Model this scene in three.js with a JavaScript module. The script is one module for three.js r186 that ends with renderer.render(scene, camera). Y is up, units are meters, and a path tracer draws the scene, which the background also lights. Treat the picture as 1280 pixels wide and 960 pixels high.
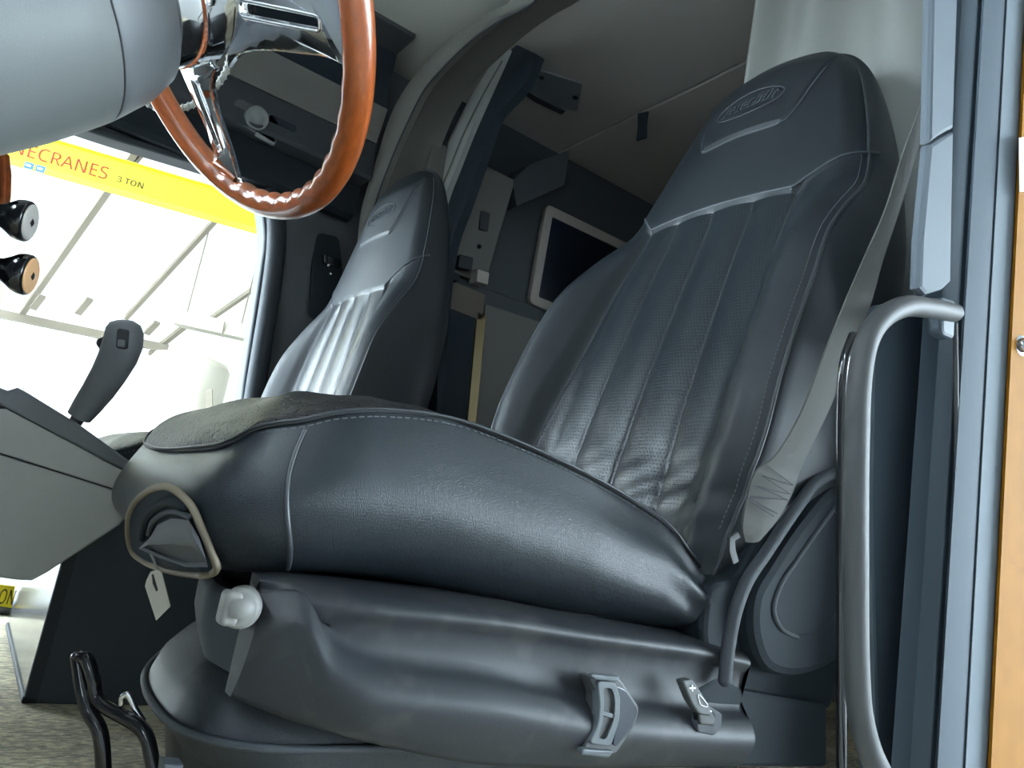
import * as THREE from 'three';
import { mergeGeometries, mergeVertices, toCreasedNormals } from 'three/addons/utils/BufferGeometryUtils.js';
import { RoundedBoxGeometry } from 'three/addons/geometries/RoundedBoxGeometry.js';
import { FontLoader } from 'three/addons/loaders/FontLoader.js';
import { TextGeometry } from 'three/addons/geometries/TextGeometry.js';
import { RectAreaLightUniformsLib } from 'three/addons/lights/RectAreaLightUniformsLib.js';

/* ------------------------------------------------------------------ camera, sky, lights, exposure */
// Truck axes: +x towards the rear, +y up, +z out of the driver's door. Cab floor is y = 0.
const V = (x, y, z) => new THREE.Vector3(x, y, z);
const scene = new THREE.Scene();
const F = 960, W = 1280, H = 960, EYE = V(0, 0.42, 0);
const YAW = 34 * Math.PI / 180, PITCH = 11 * Math.PI / 180, ROLL = 10 * Math.PI / 180;
const fwd = V(Math.sin(YAW) * Math.cos(PITCH), Math.sin(PITCH), -Math.cos(YAW) * Math.cos(PITCH));
const r0 = V(Math.cos(YAW), 0, Math.sin(YAW)), u0 = r0.clone().cross(fwd);
const camR = r0.clone().multiplyScalar(Math.cos(ROLL)).addScaledVector(u0, Math.sin(ROLL));
const camU = u0.clone().multiplyScalar(Math.cos(ROLL)).addScaledVector(r0, -Math.sin(ROLL));
const camera = new THREE.PerspectiveCamera(2 * Math.atan(H / 2 / F) * 180 / Math.PI, W / H, 0.01, 200);
camera.position.copy(EYE); camera.up.copy(camU); camera.lookAt(EYE.clone().add(fwd)); camera.updateMatrixWorld();

const SKY = new THREE.Color().setRGB(0.73, 0.89, 1.0);
scene.background = SKY; scene.backgroundIntensity = 11;
const renderer = new THREE.WebGLRenderer({ antialias: true });
renderer.toneMapping = THREE.LinearToneMapping; renderer.toneMappingExposure = 3.1;
renderer.shadowMap.enabled = true;
RectAreaLightUniformsLib.init();

/* ------------------------------------------------------------------ helpers */
const ray = (px, py) => fwd.clone().addScaledVector(camR, (px - W / 2) / F).addScaledVector(camU, (H / 2 - py) / F);
const D = (px, py, d) => EYE.clone().addScaledVector(ray(px, py), d);            // sight line to a given distance
const PL = (px, py, p0, n) => { const r = ray(px, py); return EYE.clone().addScaledVector(r, p0.clone().sub(EYE).dot(n) / r.dot(n)); };
const onX = (px, py, x) => PL(px, py, V(x, 0, 0), V(1, 0, 0));
const onY = (px, py, y) => PL(px, py, V(0, y, 0), V(0, 1, 0));
const onZ = (px, py, z) => PL(px, py, V(0, 0, z), V(0, 0, 1));
const clamp = (x, a, b) => Math.min(b, Math.max(a, x)), lerp = (a, b, t) => a + (b - a) * t;
const sstep = (a, b, x) => { const t = clamp((x - a) / (b - a), 0, 1); return t * t * (3 - 2 * t); };
const interp = (tab, x) => { // monotone-ish smooth table lookup
  if (x <= tab[0][0]) return tab[0][1];
  for (let i = 1; i < tab.length; i++) if (x <= tab[i][0]) { const [xa, a] = tab[i - 1], [xb, b] = tab[i], h = xb - xa, t = (x - xa) / h, sl = (k) => (tab[k + 1][1] - tab[k][1]) / (tab[k + 1][0] - tab[k][0]), tg = (k) => { if (k === 0) return sl(0); if (k === tab.length - 1) return sl(k - 1); const p = sl(k - 1), q = sl(k); return p * q <= 0 ? 0 : 2 * p * q / (p + q); }; return a * (1 + 2 * t) * (1 - t) ** 2 + tg(i - 1) * h * t * (1 - t) ** 2 + b * t * t * (3 - 2 * t) + tg(i) * h * t * t * (t - 1); }
  return tab[tab.length - 1][1];
};
let seed = 7; const rnd = () => { seed = (seed * 1664525 + 1013904223) >>> 0; return seed / 4294967296; };
const spline = (pts, n, closed = false) => new THREE.CatmullRomCurve3(pts, closed, 'centripetal').getPoints(n);

const used = {};
function numbered(name) { const k = used[name] = (used[name] ?? -1) + 1; return k ? name + '_' + String(k).padStart(3, '0') : name; }
function mesh(name, geo, mat, parent) {
  const g = Array.isArray(geo) ? mergeGeometries(geo.map((q) => { const c = q.index ? q.toNonIndexed() : q.clone(); for (const k of Object.keys(c.attributes)) if (!['position', 'normal', 'uv'].includes(k)) c.deleteAttribute(k); return c; })) : geo;
  const m = new THREE.Mesh(g, mat); m.name = name; m.castShadow = m.receiveShadow = true;
  if (parent) parent.add(m);
  return m;
}
function tag(o, label, category, group) { o.userData.label = label; o.userData.category = category; if (group) o.userData.group = group; return o; }
// a thing: a Group whose parts are built in truck axes by fill(); it is then hung from its own base point
function thing(name, label, category, fill, group) {
  const g = new THREE.Group(); g.name = numbered(name); tag(g, label, category, group); fill(g); settle(g); scene.add(g); return g;
}
function settle(g) {
  const b = new THREE.Box3().setFromObject(g), c = V((b.min.x + b.max.x) / 2, b.min.y, (b.min.z + b.max.z) / 2);
  const done = new Set();
  g.traverse((m) => { if (m.isMesh && !done.has(m.geometry)) { m.geometry.translate(-c.x, -c.y, -c.z); done.add(m.geometry); } });
  g.position.copy(c);
}
function structure(name, geo, mat, parent) { const m = mesh(parent ? name : numbered(name), geo, mat, parent); if (!parent) { m.userData.kind = 'structure'; scene.add(m); } return m; }
function single(name, label, category, geo, mat, group) { const m = mesh(numbered(name), geo, mat); tag(m, label, category, group); scene.add(m); return m; }

// closed solid through rings of points (each ring the same count); uv in metres
function loft(rings, { closed = true, caps = true, uvs = 1 } = {}) {
  const n = rings[0].length, m = rings.length, pos = [], uv = [], idx = [], cols = closed ? n + 1 : n;
  let v = 0;
  for (let j = 0; j < m; j++) {
    if (j) v += rings[j][0].distanceTo(rings[j - 1][0]);
    let u = 0;
    for (let i = 0; i < cols; i++) { const p = rings[j][i % n]; if (i) u += p.distanceTo(rings[j][(i - 1) % n]); pos.push(p.x, p.y, p.z); uv.push(u * uvs, v * uvs); }
  }
  let vol = 0; if (closed) for (let j = 0; j < m - 1; j++) { const O2 = rings[0][0]; for (let i = 0; i < n; i++) { const a = rings[j][i].clone().sub(O2), b = rings[j][(i + 1) % n].clone().sub(O2), c = rings[j + 1][i].clone().sub(O2), d = rings[j + 1][(i + 1) % n].clone().sub(O2); vol += a.dot(b.clone().cross(d)) + a.dot(d.clone().cross(c)); } }
  if (closed) for (const [ring, sg] of [[rings[0], 1], [rings[m - 1], -1]]) { const O2 = rings[0][0], c = ring.reduce((s, p) => s.add(p), V(0, 0, 0)).multiplyScalar(1 / n).sub(O2); for (let i = 0; i < n; i++) vol += sg * c.dot(ring[(i + 1) % n].clone().sub(O2).cross(ring[i].clone().sub(O2))); }
  const inv = vol < 0;
  for (let j = 0; j < m - 1; j++) for (let i = 0; i < cols - 1; i++) { const a = j * cols + i, b = a + 1, c = a + cols, d = c + 1; if (inv) idx.push(a, d, b, a, c, d); else idx.push(a, b, d, a, d, c); }
  const g = new THREE.BufferGeometry();
  g.setAttribute('position', new THREE.Float32BufferAttribute(pos, 3)); g.setAttribute('uv', new THREE.Float32BufferAttribute(uv, 2)); g.setIndex(idx);
  g.computeVertexNormals();
  if (closed) { const nn = g.attributes.normal; for (let j = 0; j < m; j++) { const a = j * cols, b = a + cols - 1; const s = V(nn.getX(a) + nn.getX(b), nn.getY(a) + nn.getY(b), nn.getZ(a) + nn.getZ(b)).normalize(); nn.setXYZ(a, s.x, s.y, s.z); nn.setXYZ(b, s.x, s.y, s.z); } }
  if (!caps) return g;
  const parts = [g.toNonIndexed()];
  for (const [ring, flip] of [[rings[0], false], [rings[m - 1], true]]) {
    const c = ring.reduce((s, p) => s.add(p), V(0, 0, 0)).multiplyScalar(1 / n), P = [], U = [];
    for (let i = 0; i < n; i++) { const a = ring[i], b = ring[(i + 1) % n]; for (const q of flip !== inv ? [c, a, b] : [c, b, a]) { P.push(q.x, q.y, q.z); U.push(q.x + q.z, q.y); } }
    const k = new THREE.BufferGeometry(); k.setAttribute('position', new THREE.Float32BufferAttribute(P, 3)); k.setAttribute('uv', new THREE.Float32BufferAttribute(U, 2)); k.computeVertexNormals(); parts.push(k);
  }
  return mergeGeometries(parts);
}
// a plate: planar outline (points in space) with thickness behind it and a small bevel
function slab(pts, thick, bevel = 0.003, holes = [], front = EYE) {
  const c = pts.reduce((s, p) => s.add(p), V(0, 0, 0)).multiplyScalar(1 / pts.length), n = V(0, 0, 0);
  pts.forEach((p, i) => { const q = pts[(i + 1) % pts.length]; n.add(p.clone().sub(c).cross(q.clone().sub(c))); }); n.normalize();
  if (n.dot(front.clone().sub(c)) < 0) n.negate();
  const e1 = pts[1].clone().sub(pts[0]); e1.addScaledVector(n, -e1.dot(n)).normalize(); const e2 = n.clone().cross(e1);
  const to = (p) => new THREE.Vector2(p.clone().sub(c).dot(e1), p.clone().sub(c).dot(e2));
  const sh = new THREE.Shape(pts.map(to)); for (const h of holes) sh.holes.push(new THREE.Path(h.map(to)));
  const g = new THREE.ExtrudeGeometry(sh, { depth: Math.max(thick - 2 * bevel, 0.0005), bevelEnabled: bevel > 0, bevelThickness: bevel, bevelSize: bevel, bevelOffset: -bevel, bevelSegments: 2, curveSegments: 6, steps: 1 });
  g.translate(0, 0, -thick + bevel);
  g.applyMatrix4(new THREE.Matrix4().makeBasis(e1, e2, n).setPosition(c)); return g;
}
const round = (pts, n = 40) => spline(pts, n, true).slice(0, n);
// polygon with rounded corners
function fillet(pts, r, k = 5) {
  const out = [], n = pts.length;
  for (let i = 0; i < n; i++) { const p = pts[i], a = pts[(i + n - 1) % n].clone().sub(p), b = pts[(i + 1) % n].clone().sub(p), q = Math.min(r, a.length() * 0.45, b.length() * 0.45); const A = p.clone().addScaledVector(a.normalize(), q), B = p.clone().addScaledVector(b.normalize(), q); for (let j = 0; j <= k; j++) { const t = j / k; out.push(A.clone().multiplyScalar((1 - t) ** 2).addScaledVector(p, 2 * t * (1 - t)).addScaledVector(B, t * t)); } }
  return out;
}
const tube = (pts, r, n = 60, k = 10, closed = false) => new THREE.TubeGeometry(new THREE.CatmullRomCurve3(pts, closed, 'centripetal'), n, r, k, closed);
function capTube(pts, r, n = 60, k = 12) { const t = tube(pts, r, n, k); const a = new THREE.SphereGeometry(r, k, 8); const b = a.clone(); const e = pts[pts.length - 1]; a.translate(pts[0].x, pts[0].y, pts[0].z); b.translate(e.x, e.y, e.z); return mergeGeometries([t, a, b].map((g) => g.toNonIndexed())); }
function box(x0, x1, y0, y1, z0, z1, r = 0.004) { const g = new RoundedBoxGeometry(Math.abs(x1 - x0), Math.abs(y1 - y0), Math.abs(z1 - z0), 2, Math.min(r, Math.abs(x1 - x0) / 2.1, Math.abs(y1 - y0) / 2.1, Math.abs(z1 - z0) / 2.1)); g.translate((x0 + x1) / 2, (y0 + y1) / 2, (z0 + z1) / 2); return g; }
// a bar of rectangular section between two points
function bar(a, b, w, h, up = V(0, 1, 0)) { const d = b.clone().sub(a), L = d.length(); d.normalize(); const s = d.clone().cross(up).normalize(), u = s.clone().cross(d); const g = new THREE.BoxGeometry(w, h, L); g.applyMatrix4(new THREE.Matrix4().makeBasis(s, u, d.clone().negate()).setPosition(a.clone().add(b).multiplyScalar(0.5))); return g; }
function lathe(profile, origin, axis, k = 40) { const g = new THREE.LatheGeometry(profile.map(([r, h]) => new THREE.Vector2(Math.max(r, 1e-4), h)), k); g.applyQuaternion(new THREE.Quaternion().setFromUnitVectors(V(0, 1, 0), axis.clone().normalize())); g.translate(origin.x, origin.y, origin.z); return g; }
// a band of cloth between two edges, with thickness
function band(A, B, th, n = 40, across = 6, bow = 0) {
  const a = spline(A, n), b = spline(B, n), rings = [];
  for (let i = 0; i <= n; i++) { const d = b[i].clone().sub(a[i]), along = (a[Math.min(n, i + 1)]).clone().sub(a[Math.max(0, i - 1)]); const nn = d.clone().cross(along).normalize(); if (nn.dot(EYE.clone().sub(a[i])) < 0) nn.negate(); const r = []; for (let j = 0; j <= across; j++) { const t = j / across; r.push(a[i].clone().addScaledVector(d, t).addScaledVector(nn, bow * Math.sin(Math.PI * t))); } for (let j = across; j >= 0; j--) r.push(r[j].clone().addScaledVector(nn, -th)); rings.push(r); }
  return toCreasedNormals(loft(rings), 0.6);
}
// straight extrusion of a profile (points in a plane) along a vector
function prism(profile, vec, crease = 0.5, closed = true) { return toCreasedNormals(loft([profile, profile.map((p) => p.clone().add(vec))], { closed }), crease); }
function text(font, s, size, depth, o, ex, ey) { const g = new TextGeometry(s, { font, size, depth, curveSegments: 5, bevelEnabled: false }); g.applyMatrix4(new THREE.Matrix4().makeBasis(ex, ey, ex.clone().cross(ey)).setPosition(o)); return g; }

/* ------------------------------------------------------------------ procedural textures */
function tileNoise(N, cells, sd) { const s0 = seed; seed = sd; const g = Array.from({ length: cells * cells }, rnd); seed = s0; const f = (t) => t * t * (3 - 2 * t); return (x, y) => { const u = x / N * cells, v = y / N * cells, i = Math.floor(u), j = Math.floor(v), a = f(u - i), b = f(v - j), q = (p, r) => g[((r % cells + cells) % cells) * cells + (p % cells + cells) % cells]; return lerp(lerp(q(i, j), q(i + 1, j), a), lerp(q(i, j + 1), q(i + 1, j + 1), a), b); }; }
function worley(N, cells, sd) { const s0 = seed; seed = sd; const p = Array.from({ length: cells * cells }, () => [rnd(), rnd()]); seed = s0; return (x, y) => { const u = x / N * cells, v = y / N * cells, i = Math.floor(u), j = Math.floor(v); let d1 = 9, d2 = 9; for (let b = -1; b < 2; b++) for (let a = -1; a < 2; a++) { const q = p[((j + b + cells) % cells) * cells + (i + a + cells) % cells], dx = i + a + q[0] - u, dy = j + b + q[1] - v, d = dx * dx + dy * dy; if (d < d1) { d2 = d1; d1 = d; } else if (d < d2) d2 = d; } return Math.sqrt(d2) - Math.sqrt(d1); }; }
function tex(N, fn, size, srgb = false) { const a = new Uint8Array(N * N * 4); for (let y = 0; y < N; y++) for (let x = 0; x < N; x++) { const c = fn(x, y), k = (y * N + x) * 4, q = Array.isArray(c) ? c : [c, c, c]; for (let i = 0; i < 3; i++) a[k + i] = clamp(q[i], 0, 1) * 255; a[k + 3] = 255; } const t = new THREE.DataTexture(a, N, N); t.wrapS = t.wrapT = THREE.RepeatWrapping; t.magFilter = t.minFilter = THREE.LinearFilter; if (srgb) t.colorSpace = THREE.SRGBColorSpace; t.repeat.set(1 / size, 1 / size); t.needsUpdate = true; return t; }
const w1 = worley(512, 46, 3), n1 = tileNoise(512, 8, 4), n2 = tileNoise(512, 32, 5), n3 = tileNoise(512, 128, 6);
const grain = tex(512, (x, y) => sstep(0.02, 0.35, w1(x, y)) * 0.7 + n3(x, y) * 0.2 + n1(x, y) * 0.25, 0.062);
const wCrack = worley(512, 13, 8), wCrack2 = worley(512, 30, 9);
const cracked = tex(512, (x, y) => sstep(0, 0.09, wCrack(x + 9 * n2(x, y), y + 9 * n2(y, x))) * 0.6 + sstep(0, 0.12, wCrack2(x, y)) * 0.25 + n3(x, y) * 0.15, 0.22);
const crackCol = tex(512, (x, y) => { const c = sstep(0, 0.08, wCrack(x + 9 * n2(x, y), y + 9 * n2(y, x))); const k = 0.55 + 0.45 * c + 0.25 * (n1(x, y) - 0.5); return [0.17 * k + 0.02 * (1 - c), 0.17 * k, 0.18 * k]; }, 0.22, true);
const perfo = tex(512, (x, y) => { const c = 32, i = Math.floor(y / c), u = ((x + (i % 2) * 16) % c) - 16, v = (y % c) - 16; return 0.9 * sstep(4, 7.5, Math.hypot(u, v)) + 0.1 * sstep(0.02, 0.35, w1(x, y)); }, 0.11);
const wearRough = tex(512, (x, y) => { const k = 0.36 + 0.26 * n1(x, y) + 0.1 * n2(x, y); return [k, k, k]; }, 0.5);
const fine = tex(256, (x, y) => rnd() * 0.6 + 0.4 * n2(x * 2, y * 2), 0.05);
const weave = tex(256, (x, y) => 0.5 + 0.25 * Math.sin(x / 256 * Math.PI * 2 * 32) * Math.sin(y / 256 * Math.PI * 2 * 64) + 0.25 * Math.sin((x + y) / 256 * Math.PI * 2 * 16), 0.05);
const vinyl = tex(512, (x, y) => n3(x, y) * 0.5 + n2(x, y) * 0.4 + n1(x, y) * 0.3, 0.12);
const pile = tex(512, (x, y) => n3(x, y) * 0.6 + rnd() * 0.4, 0.12);
const carpetCol = tex(512, (x, y) => { const k = 1.0 + 0.4 * (n1(x, y) - 0.5) + 0.35 * (n3(x, y) - 0.5) + 0.2 * (rnd() - 0.5); return [0.9 * k, 0.85 * k, 0.74 * k]; }, 0.3, true);
const brushN = tileNoise(512, 128, 21), brushed = tex(512, (x, y) => { const k = 0.72 + 0.12 * (brushN(x, 7) - 0.5) + 0.1 * (brushN(x, y / 60) - 0.5); return [k, k * 1.0, k * 1.01]; }, 0.25, true);
const woodN = tileNoise(512, 16, 31), wood = tex(512, (x, y) => { const g = 0.5 + 0.5 * Math.sin(x / 512 * Math.PI * 2 * 14 + 5 * woodN(x, y / 6)); const k = 0.88 + 0.1 * g - 0.1 * n3(x, y / 3); return [0.8 * k, 0.42 * k, 0.19 * k]; }, 0.3, true);
const dustCol = tex(512, (x, y) => { const d = sstep(0.55, 0.85, n1(x, y) * 0.7 + n2(x, y) * 0.45) * 0.5 + (n3(x, y) > 0.93 ? 0.3 : 0); return [0.135 + 0.12 * d, 0.15 + 0.1 * d, 0.17 + 0.075 * d]; }, 0.35, true);
const paintCol = tex(256, (x, y) => { const k = 0.97 + 0.06 * (n2(x, y) - 0.5); return [0.64 * k, 0.42 * k, 0.02 * k]; }, 0.4, true);

const std = (rgb, o = {}) => new THREE.MeshStandardMaterial({ color: new THREE.Color().setRGB(...rgb), roughness: 0.6, ...o });
const phy = (rgb, o = {}) => new THREE.MeshPhysicalMaterial({ color: new THREE.Color().setRGB(...rgb), roughness: 0.5, ...o });
const M = {
  leather: phy([0.012, 0.017, 0.022], { roughness: 0.34, bumpMap: grain, bumpScale: 0.00022, roughnessMap: null, specularIntensity: 0.9 }),
  perforated: phy([0.012, 0.017, 0.022], { roughness: 0.29, bumpMap: perfo, bumpScale: 0.0007, specularIntensity: 0.9 }),
  worn: phy([0.8, 0.78, 0.76], { map: crackCol, roughness: 0.42, specularIntensity: 0.6, bumpMap: cracked, bumpScale: 0.003 }),
  piping: phy([0.035, 0.04, 0.045], { roughness: 0.38 }),
  rimLeather: phy([0.2, 0.165, 0.115], { roughness: 0.5 }),
  stitch: std([0.12, 0.13, 0.14], { roughness: 0.8 }),
  thread: std([0.06, 0.06, 0.07], { roughness: 0.9 }),
  plastic: phy([0.014, 0.02, 0.026], { roughness: 0.7, specularIntensity: 0.5, bumpMap: fine, bumpScale: 0.0001 }),
  dusty: phy([1, 1, 1], { map: dustCol, roughness: 0.52, bumpMap: fine, bumpScale: 0.00012 }),
  trim: phy([0.045, 0.052, 0.06], { roughness: 0.6, specularIntensity: 0.7, bumpMap: fine, bumpScale: 0.0001 }),
  glossBlack: phy([0.008, 0.009, 0.011], { roughness: 0.14, clearcoat: 0.6, clearcoatRoughness: 0.08 }),
  tubeBlack: phy([0.05, 0.053, 0.055], { roughness: 0.5, bumpMap: fine, bumpScale: 0.0001 }),
  greyPlastic: phy([0.28, 0.29, 0.285], { roughness: 0.55, bumpMap: fine, bumpScale: 0.00008 }),
  knobGrey: phy([0.19, 0.185, 0.175], { roughness: 0.5 }),
  consoleGrey: phy([0.46, 0.465, 0.44], { roughness: 0.6, bumpMap: fine, bumpScale: 0.0001 }),
  darkGrey: phy([0.085, 0.09, 0.096], { roughness: 0.6, bumpMap: fine, bumpScale: 0.0001 }),
  shroudBody: phy([0.14, 0.15, 0.148], { roughness: 0.5, bumpMap: fine, bumpScale: 0.0001 }),
  shroud: phy([0.15, 0.16, 0.17], { roughness: 0.42, bumpMap: fine, bumpScale: 0.00006 }),
  chrome: std([0.82, 0.84, 0.86], { metalness: 1, roughness: 0.06 }),
  steel: std([0.8, 0.8, 0.8], { metalness: 1, roughness: 0.22, map: brushed }),
  wood: phy([1, 1, 1], { map: wood, color: new THREE.Color().setRGB(0.8, 0.74, 0.7), roughness: 0.3, clearcoat: 1, clearcoatRoughness: 0.05 }),
  headliner: std([0.6, 0.6, 0.54], { roughness: 0.95, bumpMap: vinyl, bumpScale: 0.0004 }),
  boot: std([0.17, 0.168, 0.15], { roughness: 0.75, bumpMap: vinyl, bumpScale: 0.0006 }),
  sleeper: std([0.42, 0.405, 0.37], { roughness: 0.95, bumpMap: vinyl, bumpScale: 0.0005 }),
  curtain: std([0.42, 0.43, 0.41], { roughness: 0.95, bumpMap: weave, bumpScale: 0.0003 }),
  webbing: std([0.075, 0.075, 0.07], { roughness: 0.85, bumpMap: weave, bumpScale: 0.0003 }),
  navy: std([0.013, 0.023, 0.034], { roughness: 0.8 }),
  cabinet: std([0.06, 0.072, 0.08], { roughness: 0.7 }),
  cabinetLight: std([0.16, 0.16, 0.145], { roughness: 0.7 }),
  screen: phy([0.005, 0.012, 0.026], { roughness: 0.25 }),
  bezel: std([0.5, 0.47, 0.42], { roughness: 0.5 }),
  carpet: std([1, 1, 1], { map: carpetCol, roughness: 1, bumpMap: pile, bumpScale: 0.0008 }),
  pedestal: phy([0.06, 0.075, 0.09], { roughness: 0.7 }),
  switchGrey: phy([0.085, 0.1, 0.11], { roughness: 0.5 }),
  belt: phy([0.02, 0.022, 0.024], { roughness: 0.6 }),
  braid: std([0.5, 0.5, 0.46], { roughness: 0.4 }),
  bracket: std([0.2, 0.225, 0.235], { roughness: 0.5 }),
  darkSteel: std([0.12, 0.13, 0.14], { metalness: 0.8, roughness: 0.35 }),
  coverGrey: phy([0.16, 0.17, 0.18], { roughness: 0.6 }),
  grip: phy([0.3, 0.315, 0.33], { roughness: 0.6, bumpMap: fine, bumpScale: 0.0001 }),
  logo: phy([0.06, 0.07, 0.08], { roughness: 0.45 }),
  edge: phy([0.17, 0.2, 0.23], { roughness: 0.7, specularIntensity: 0.5 }),
  orange: phy([1, 1, 1], { map: paintCol, roughness: 0.7, specularIntensity: 0.5 }),
  jamb: phy([0.07, 0.09, 0.112], { roughness: 0.7, specularIntensity: 0.5, bumpMap: fine, bumpScale: 0.0001 }),
  jambDark: phy([0.06, 0.08, 0.1], { roughness: 0.55 }),
  jambLight: phy([0.095, 0.118, 0.142], { roughness: 0.65 }),
  glass: phy([1, 1, 1], { transmission: 1, thickness: 0, roughness: 0, ior: 1.5 }),
  yellow: std([0.8, 0.7, 0.015], { roughness: 0.5 }),
  labelYellow: std([0.9, 0.74, 0.03], { roughness: 0.8 }),
  red: std([0.28, 0.02, 0.003], { roughness: 0.6 }), ink: std([0.08, 0.06, 0.01], { roughness: 0.7 }),
  blue: std([0.03, 0.13, 0.5]), white: std([0.85, 0.85, 0.85]),
  cladding: phy([0.95, 0.94, 0.9], { transmission: 0.1, thickness: 0, roughness: 1 }),
  sheet: std([0.25, 0.25, 0.24], { roughness: 0.8 }),
  beam: std([0.22, 0.19, 0.145], { roughness: 0.8 }), tank: std([0.62, 0.57, 0.47], { roughness: 0.6 }),
  duct: std([0.36, 0.33, 0.26], { roughness: 0.7 }),
  concrete: std([0.3, 0.295, 0.285], { roughness: 0.9 }),
};
const loader = new FontLoader();
const fontBold = await loader.loadAsync('fonts/droid/droid_sans_bold.typeface.json');
const fontReg = await loader.loadAsync('fonts/droid/droid_sans_regular.typeface.json');
const fontSerif = await loader.loadAsync('fonts/droid/droid_serif_bold.typeface.json');
/* ------------------------------------------------------------------ structure: workshop hall */
const GY = -1.25;                                                       // hall floor; the cab stands 1.25 m above it
structure('floor', box(-90, 90, GY - 0.2, GY, -60, 90, 0.01), M.concrete);
const U = V(0.9962, 0, 0.087), eave = D(60, 406, 16);                     // the far eave runs nearly along the truck
const roofDir = ray(-539, 1148).normalize().negate();                     // up the slope, towards the camera
const eL = eave.clone().addScaledVector(U, -11), eR = eave.clone().addScaledVector(U, 10.5);
const up = V(0, 0.16, 0);
const ridge = 17;
const rL = eL.clone().addScaledVector(roofDir, ridge), rR = eR.clone().addScaledVector(roofDir, ridge);
const fL = rL.clone().add(V(0, -5.4, 15)), fR = rR.clone().add(V(0, -5.4, 15));
structure('ceiling', prism([eL, rL, rL.clone().add(up), eL.clone().add(up)], eR.clone().sub(eL)), M.cladding);
structure('ceiling', prism([rL, fL, fL.clone().add(up), rL.clone().add(up)], eR.clone().sub(eL)), M.sheet);
const NZ = 9;                                                             // near wall, open to daylight at the rear and front corners
structure('wall_near', box(-11, 8, GY, 7, NZ, NZ + 0.15, 0.01), M.sheet);
structure('wall_front', box(-11.15, -11, GY, 9, -4, NZ, 0.01), M.sheet);
structure('wall_far', prism([V(eL.x, GY, eL.z), eL, eL.clone().add(V(0, 0, -0.12)), V(eL.x, GY, eL.z - 0.12)], eR.clone().sub(eL)), M.cladding);
structure('wall_rear', prism([V(eR.x, GY, eR.z), eR, V(eR.x, rR.y, rR.z), V(eR.x, rR.y, 3), V(eR.x, GY, 3)], V(0.15, 0, 0)), M.sheet);

/* ------------------------------------------------------------------ structure: truck cab shell */
const ZP = -2.42, ZD = -0.5, YC = 1.945;                                  // passenger wall, driver's wall, ceiling
structure('cab_floor', box(-1.0, 3.1, -0.08, 0, -2.5, -0.4, 0.01), M.carpet);
structure('ceiling', box(-1.0, 0.98, YC, YC + 0.05, -2.5, -0.42, 0.01), M.headliner);
structure('ceiling', box(0.98, 1.615, YC, YC + 0.05, -2.5, -0.42, 0.006), M.sleeper);
structure('ceiling', box(1.618, 3.1, YC - 0.004, YC + 0.05, -2.5, -0.42, 0.006), M.sleeper);
structure('wall_sleeper_passenger', box(0.98, 3.1, 0, YC, -2.5, -2.36, 0.004), M.cabinet);
structure('wall_sleeper_rear', box(3.0, 3.1, 0, YC, -2.36, -0.5, 0.004), M.sleeper);
structure('wall_sleeper_driver', slab([V(1.1, 0, -0.525), V(3.1, 0, -0.525), V(3.1, YC, -0.525), V(1.1, YC, -0.525)], 0.05, 0.003, [fillet([V(1.6, 0.8, -0.525), V(2.75, 0.8, -0.525), V(2.75, 1.72, -0.525), V(1.6, 1.72, -0.525)], 0.08)]), M.jambDark);
structure('window_2', box(1.58, 2.77, 0.78, 1.74, -0.552, -0.548, 0.001), M.glass);
structure('wall_firewall', box(-1.05, -0.95, -0.08, 0.9, -2.5, -0.42, 0.004), M.darkGrey);
// passenger side of the cab with the window opening
{
  const z = -2.40, win = [V(-0.75, 0.02, z), V(0.70, 0.02, z), V(0.69, 0.4, z), V(0.645, 0.72, z), V(0.603, 1.20, z), V(0.555, 1.325, z), V(0.47, 1.36, z), V(0.1, 1.325, z), V(-0.75, 1.28, z)];
  const wall = [V(-1.0, 0, z), V(0.98, 0, z), V(0.98, YC, z), V(-1.0, YC, z)];
  structure('wall_passenger', slab(wall, 0.1, 0.004, [fillet(win, 0.05)]), M.darkGrey);
  const wf = new THREE.Group(); wf.name = 'door_1'; wf.userData.kind = 'structure';
  mesh('door_seal', tube(fillet(win, 0.05).map((p) => p.clone().add(V(0, 0, 0.004))), 0.012, 160, 8, true), M.trim, wf);
  scene.add(wf);
  // rounded trim down the rear edge of the window
  structure('trim_1', tube([V(0.56, 1.34, -2.385), V(0.6, 1.28, -2.38), V(0.628, 1.18, -2.378), V(0.672, 0.7, -2.378), V(0.69, 0.5, -2.378)], 0.03, 50, 14), M.trim);
}
// open driver's door, swung forward on its front hinges, and the driver's end of the dashboard (both left of the view)
structure('door_2', [slab([V(-0.86, -0.1, -0.4), V(-0.99, -0.1, 0.72), V(-0.99, 0.86, 0.72), V(-0.86, 0.86, -0.4)], 0.08, 0.01), bar(V(-0.87, 0.86, -0.38), V(-0.78, 1.75, -0.38), 0.05, 0.05), bar(V(-1.02, 0.86, 0.7), V(-1.0, 1.7, 0.6), 0.05, 0.05), bar(V(-0.8, 1.73, -0.4), V(-1.0, 1.7, 0.62), 0.05, 0.05)], M.darkGrey);
structure('trim_5', box(-0.94, -0.48, 0.45, 1.02, -1.29, -0.52, 0.06), M.darkGrey);
// windshield frame, dashboard out of view on the left
structure('trim_2', [box(-0.98, -0.86, 1.72, YC, -2.5, -0.42, 0.02), bar(V(-0.98, 0.9, -2.4), V(-0.85, 1.75, -2.35), 0.07, 0.1), bar(V(-0.98, 0.9, -0.47), V(-0.85, 1.75, -0.5), 0.07, 0.1)], M.darkGrey);
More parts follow.
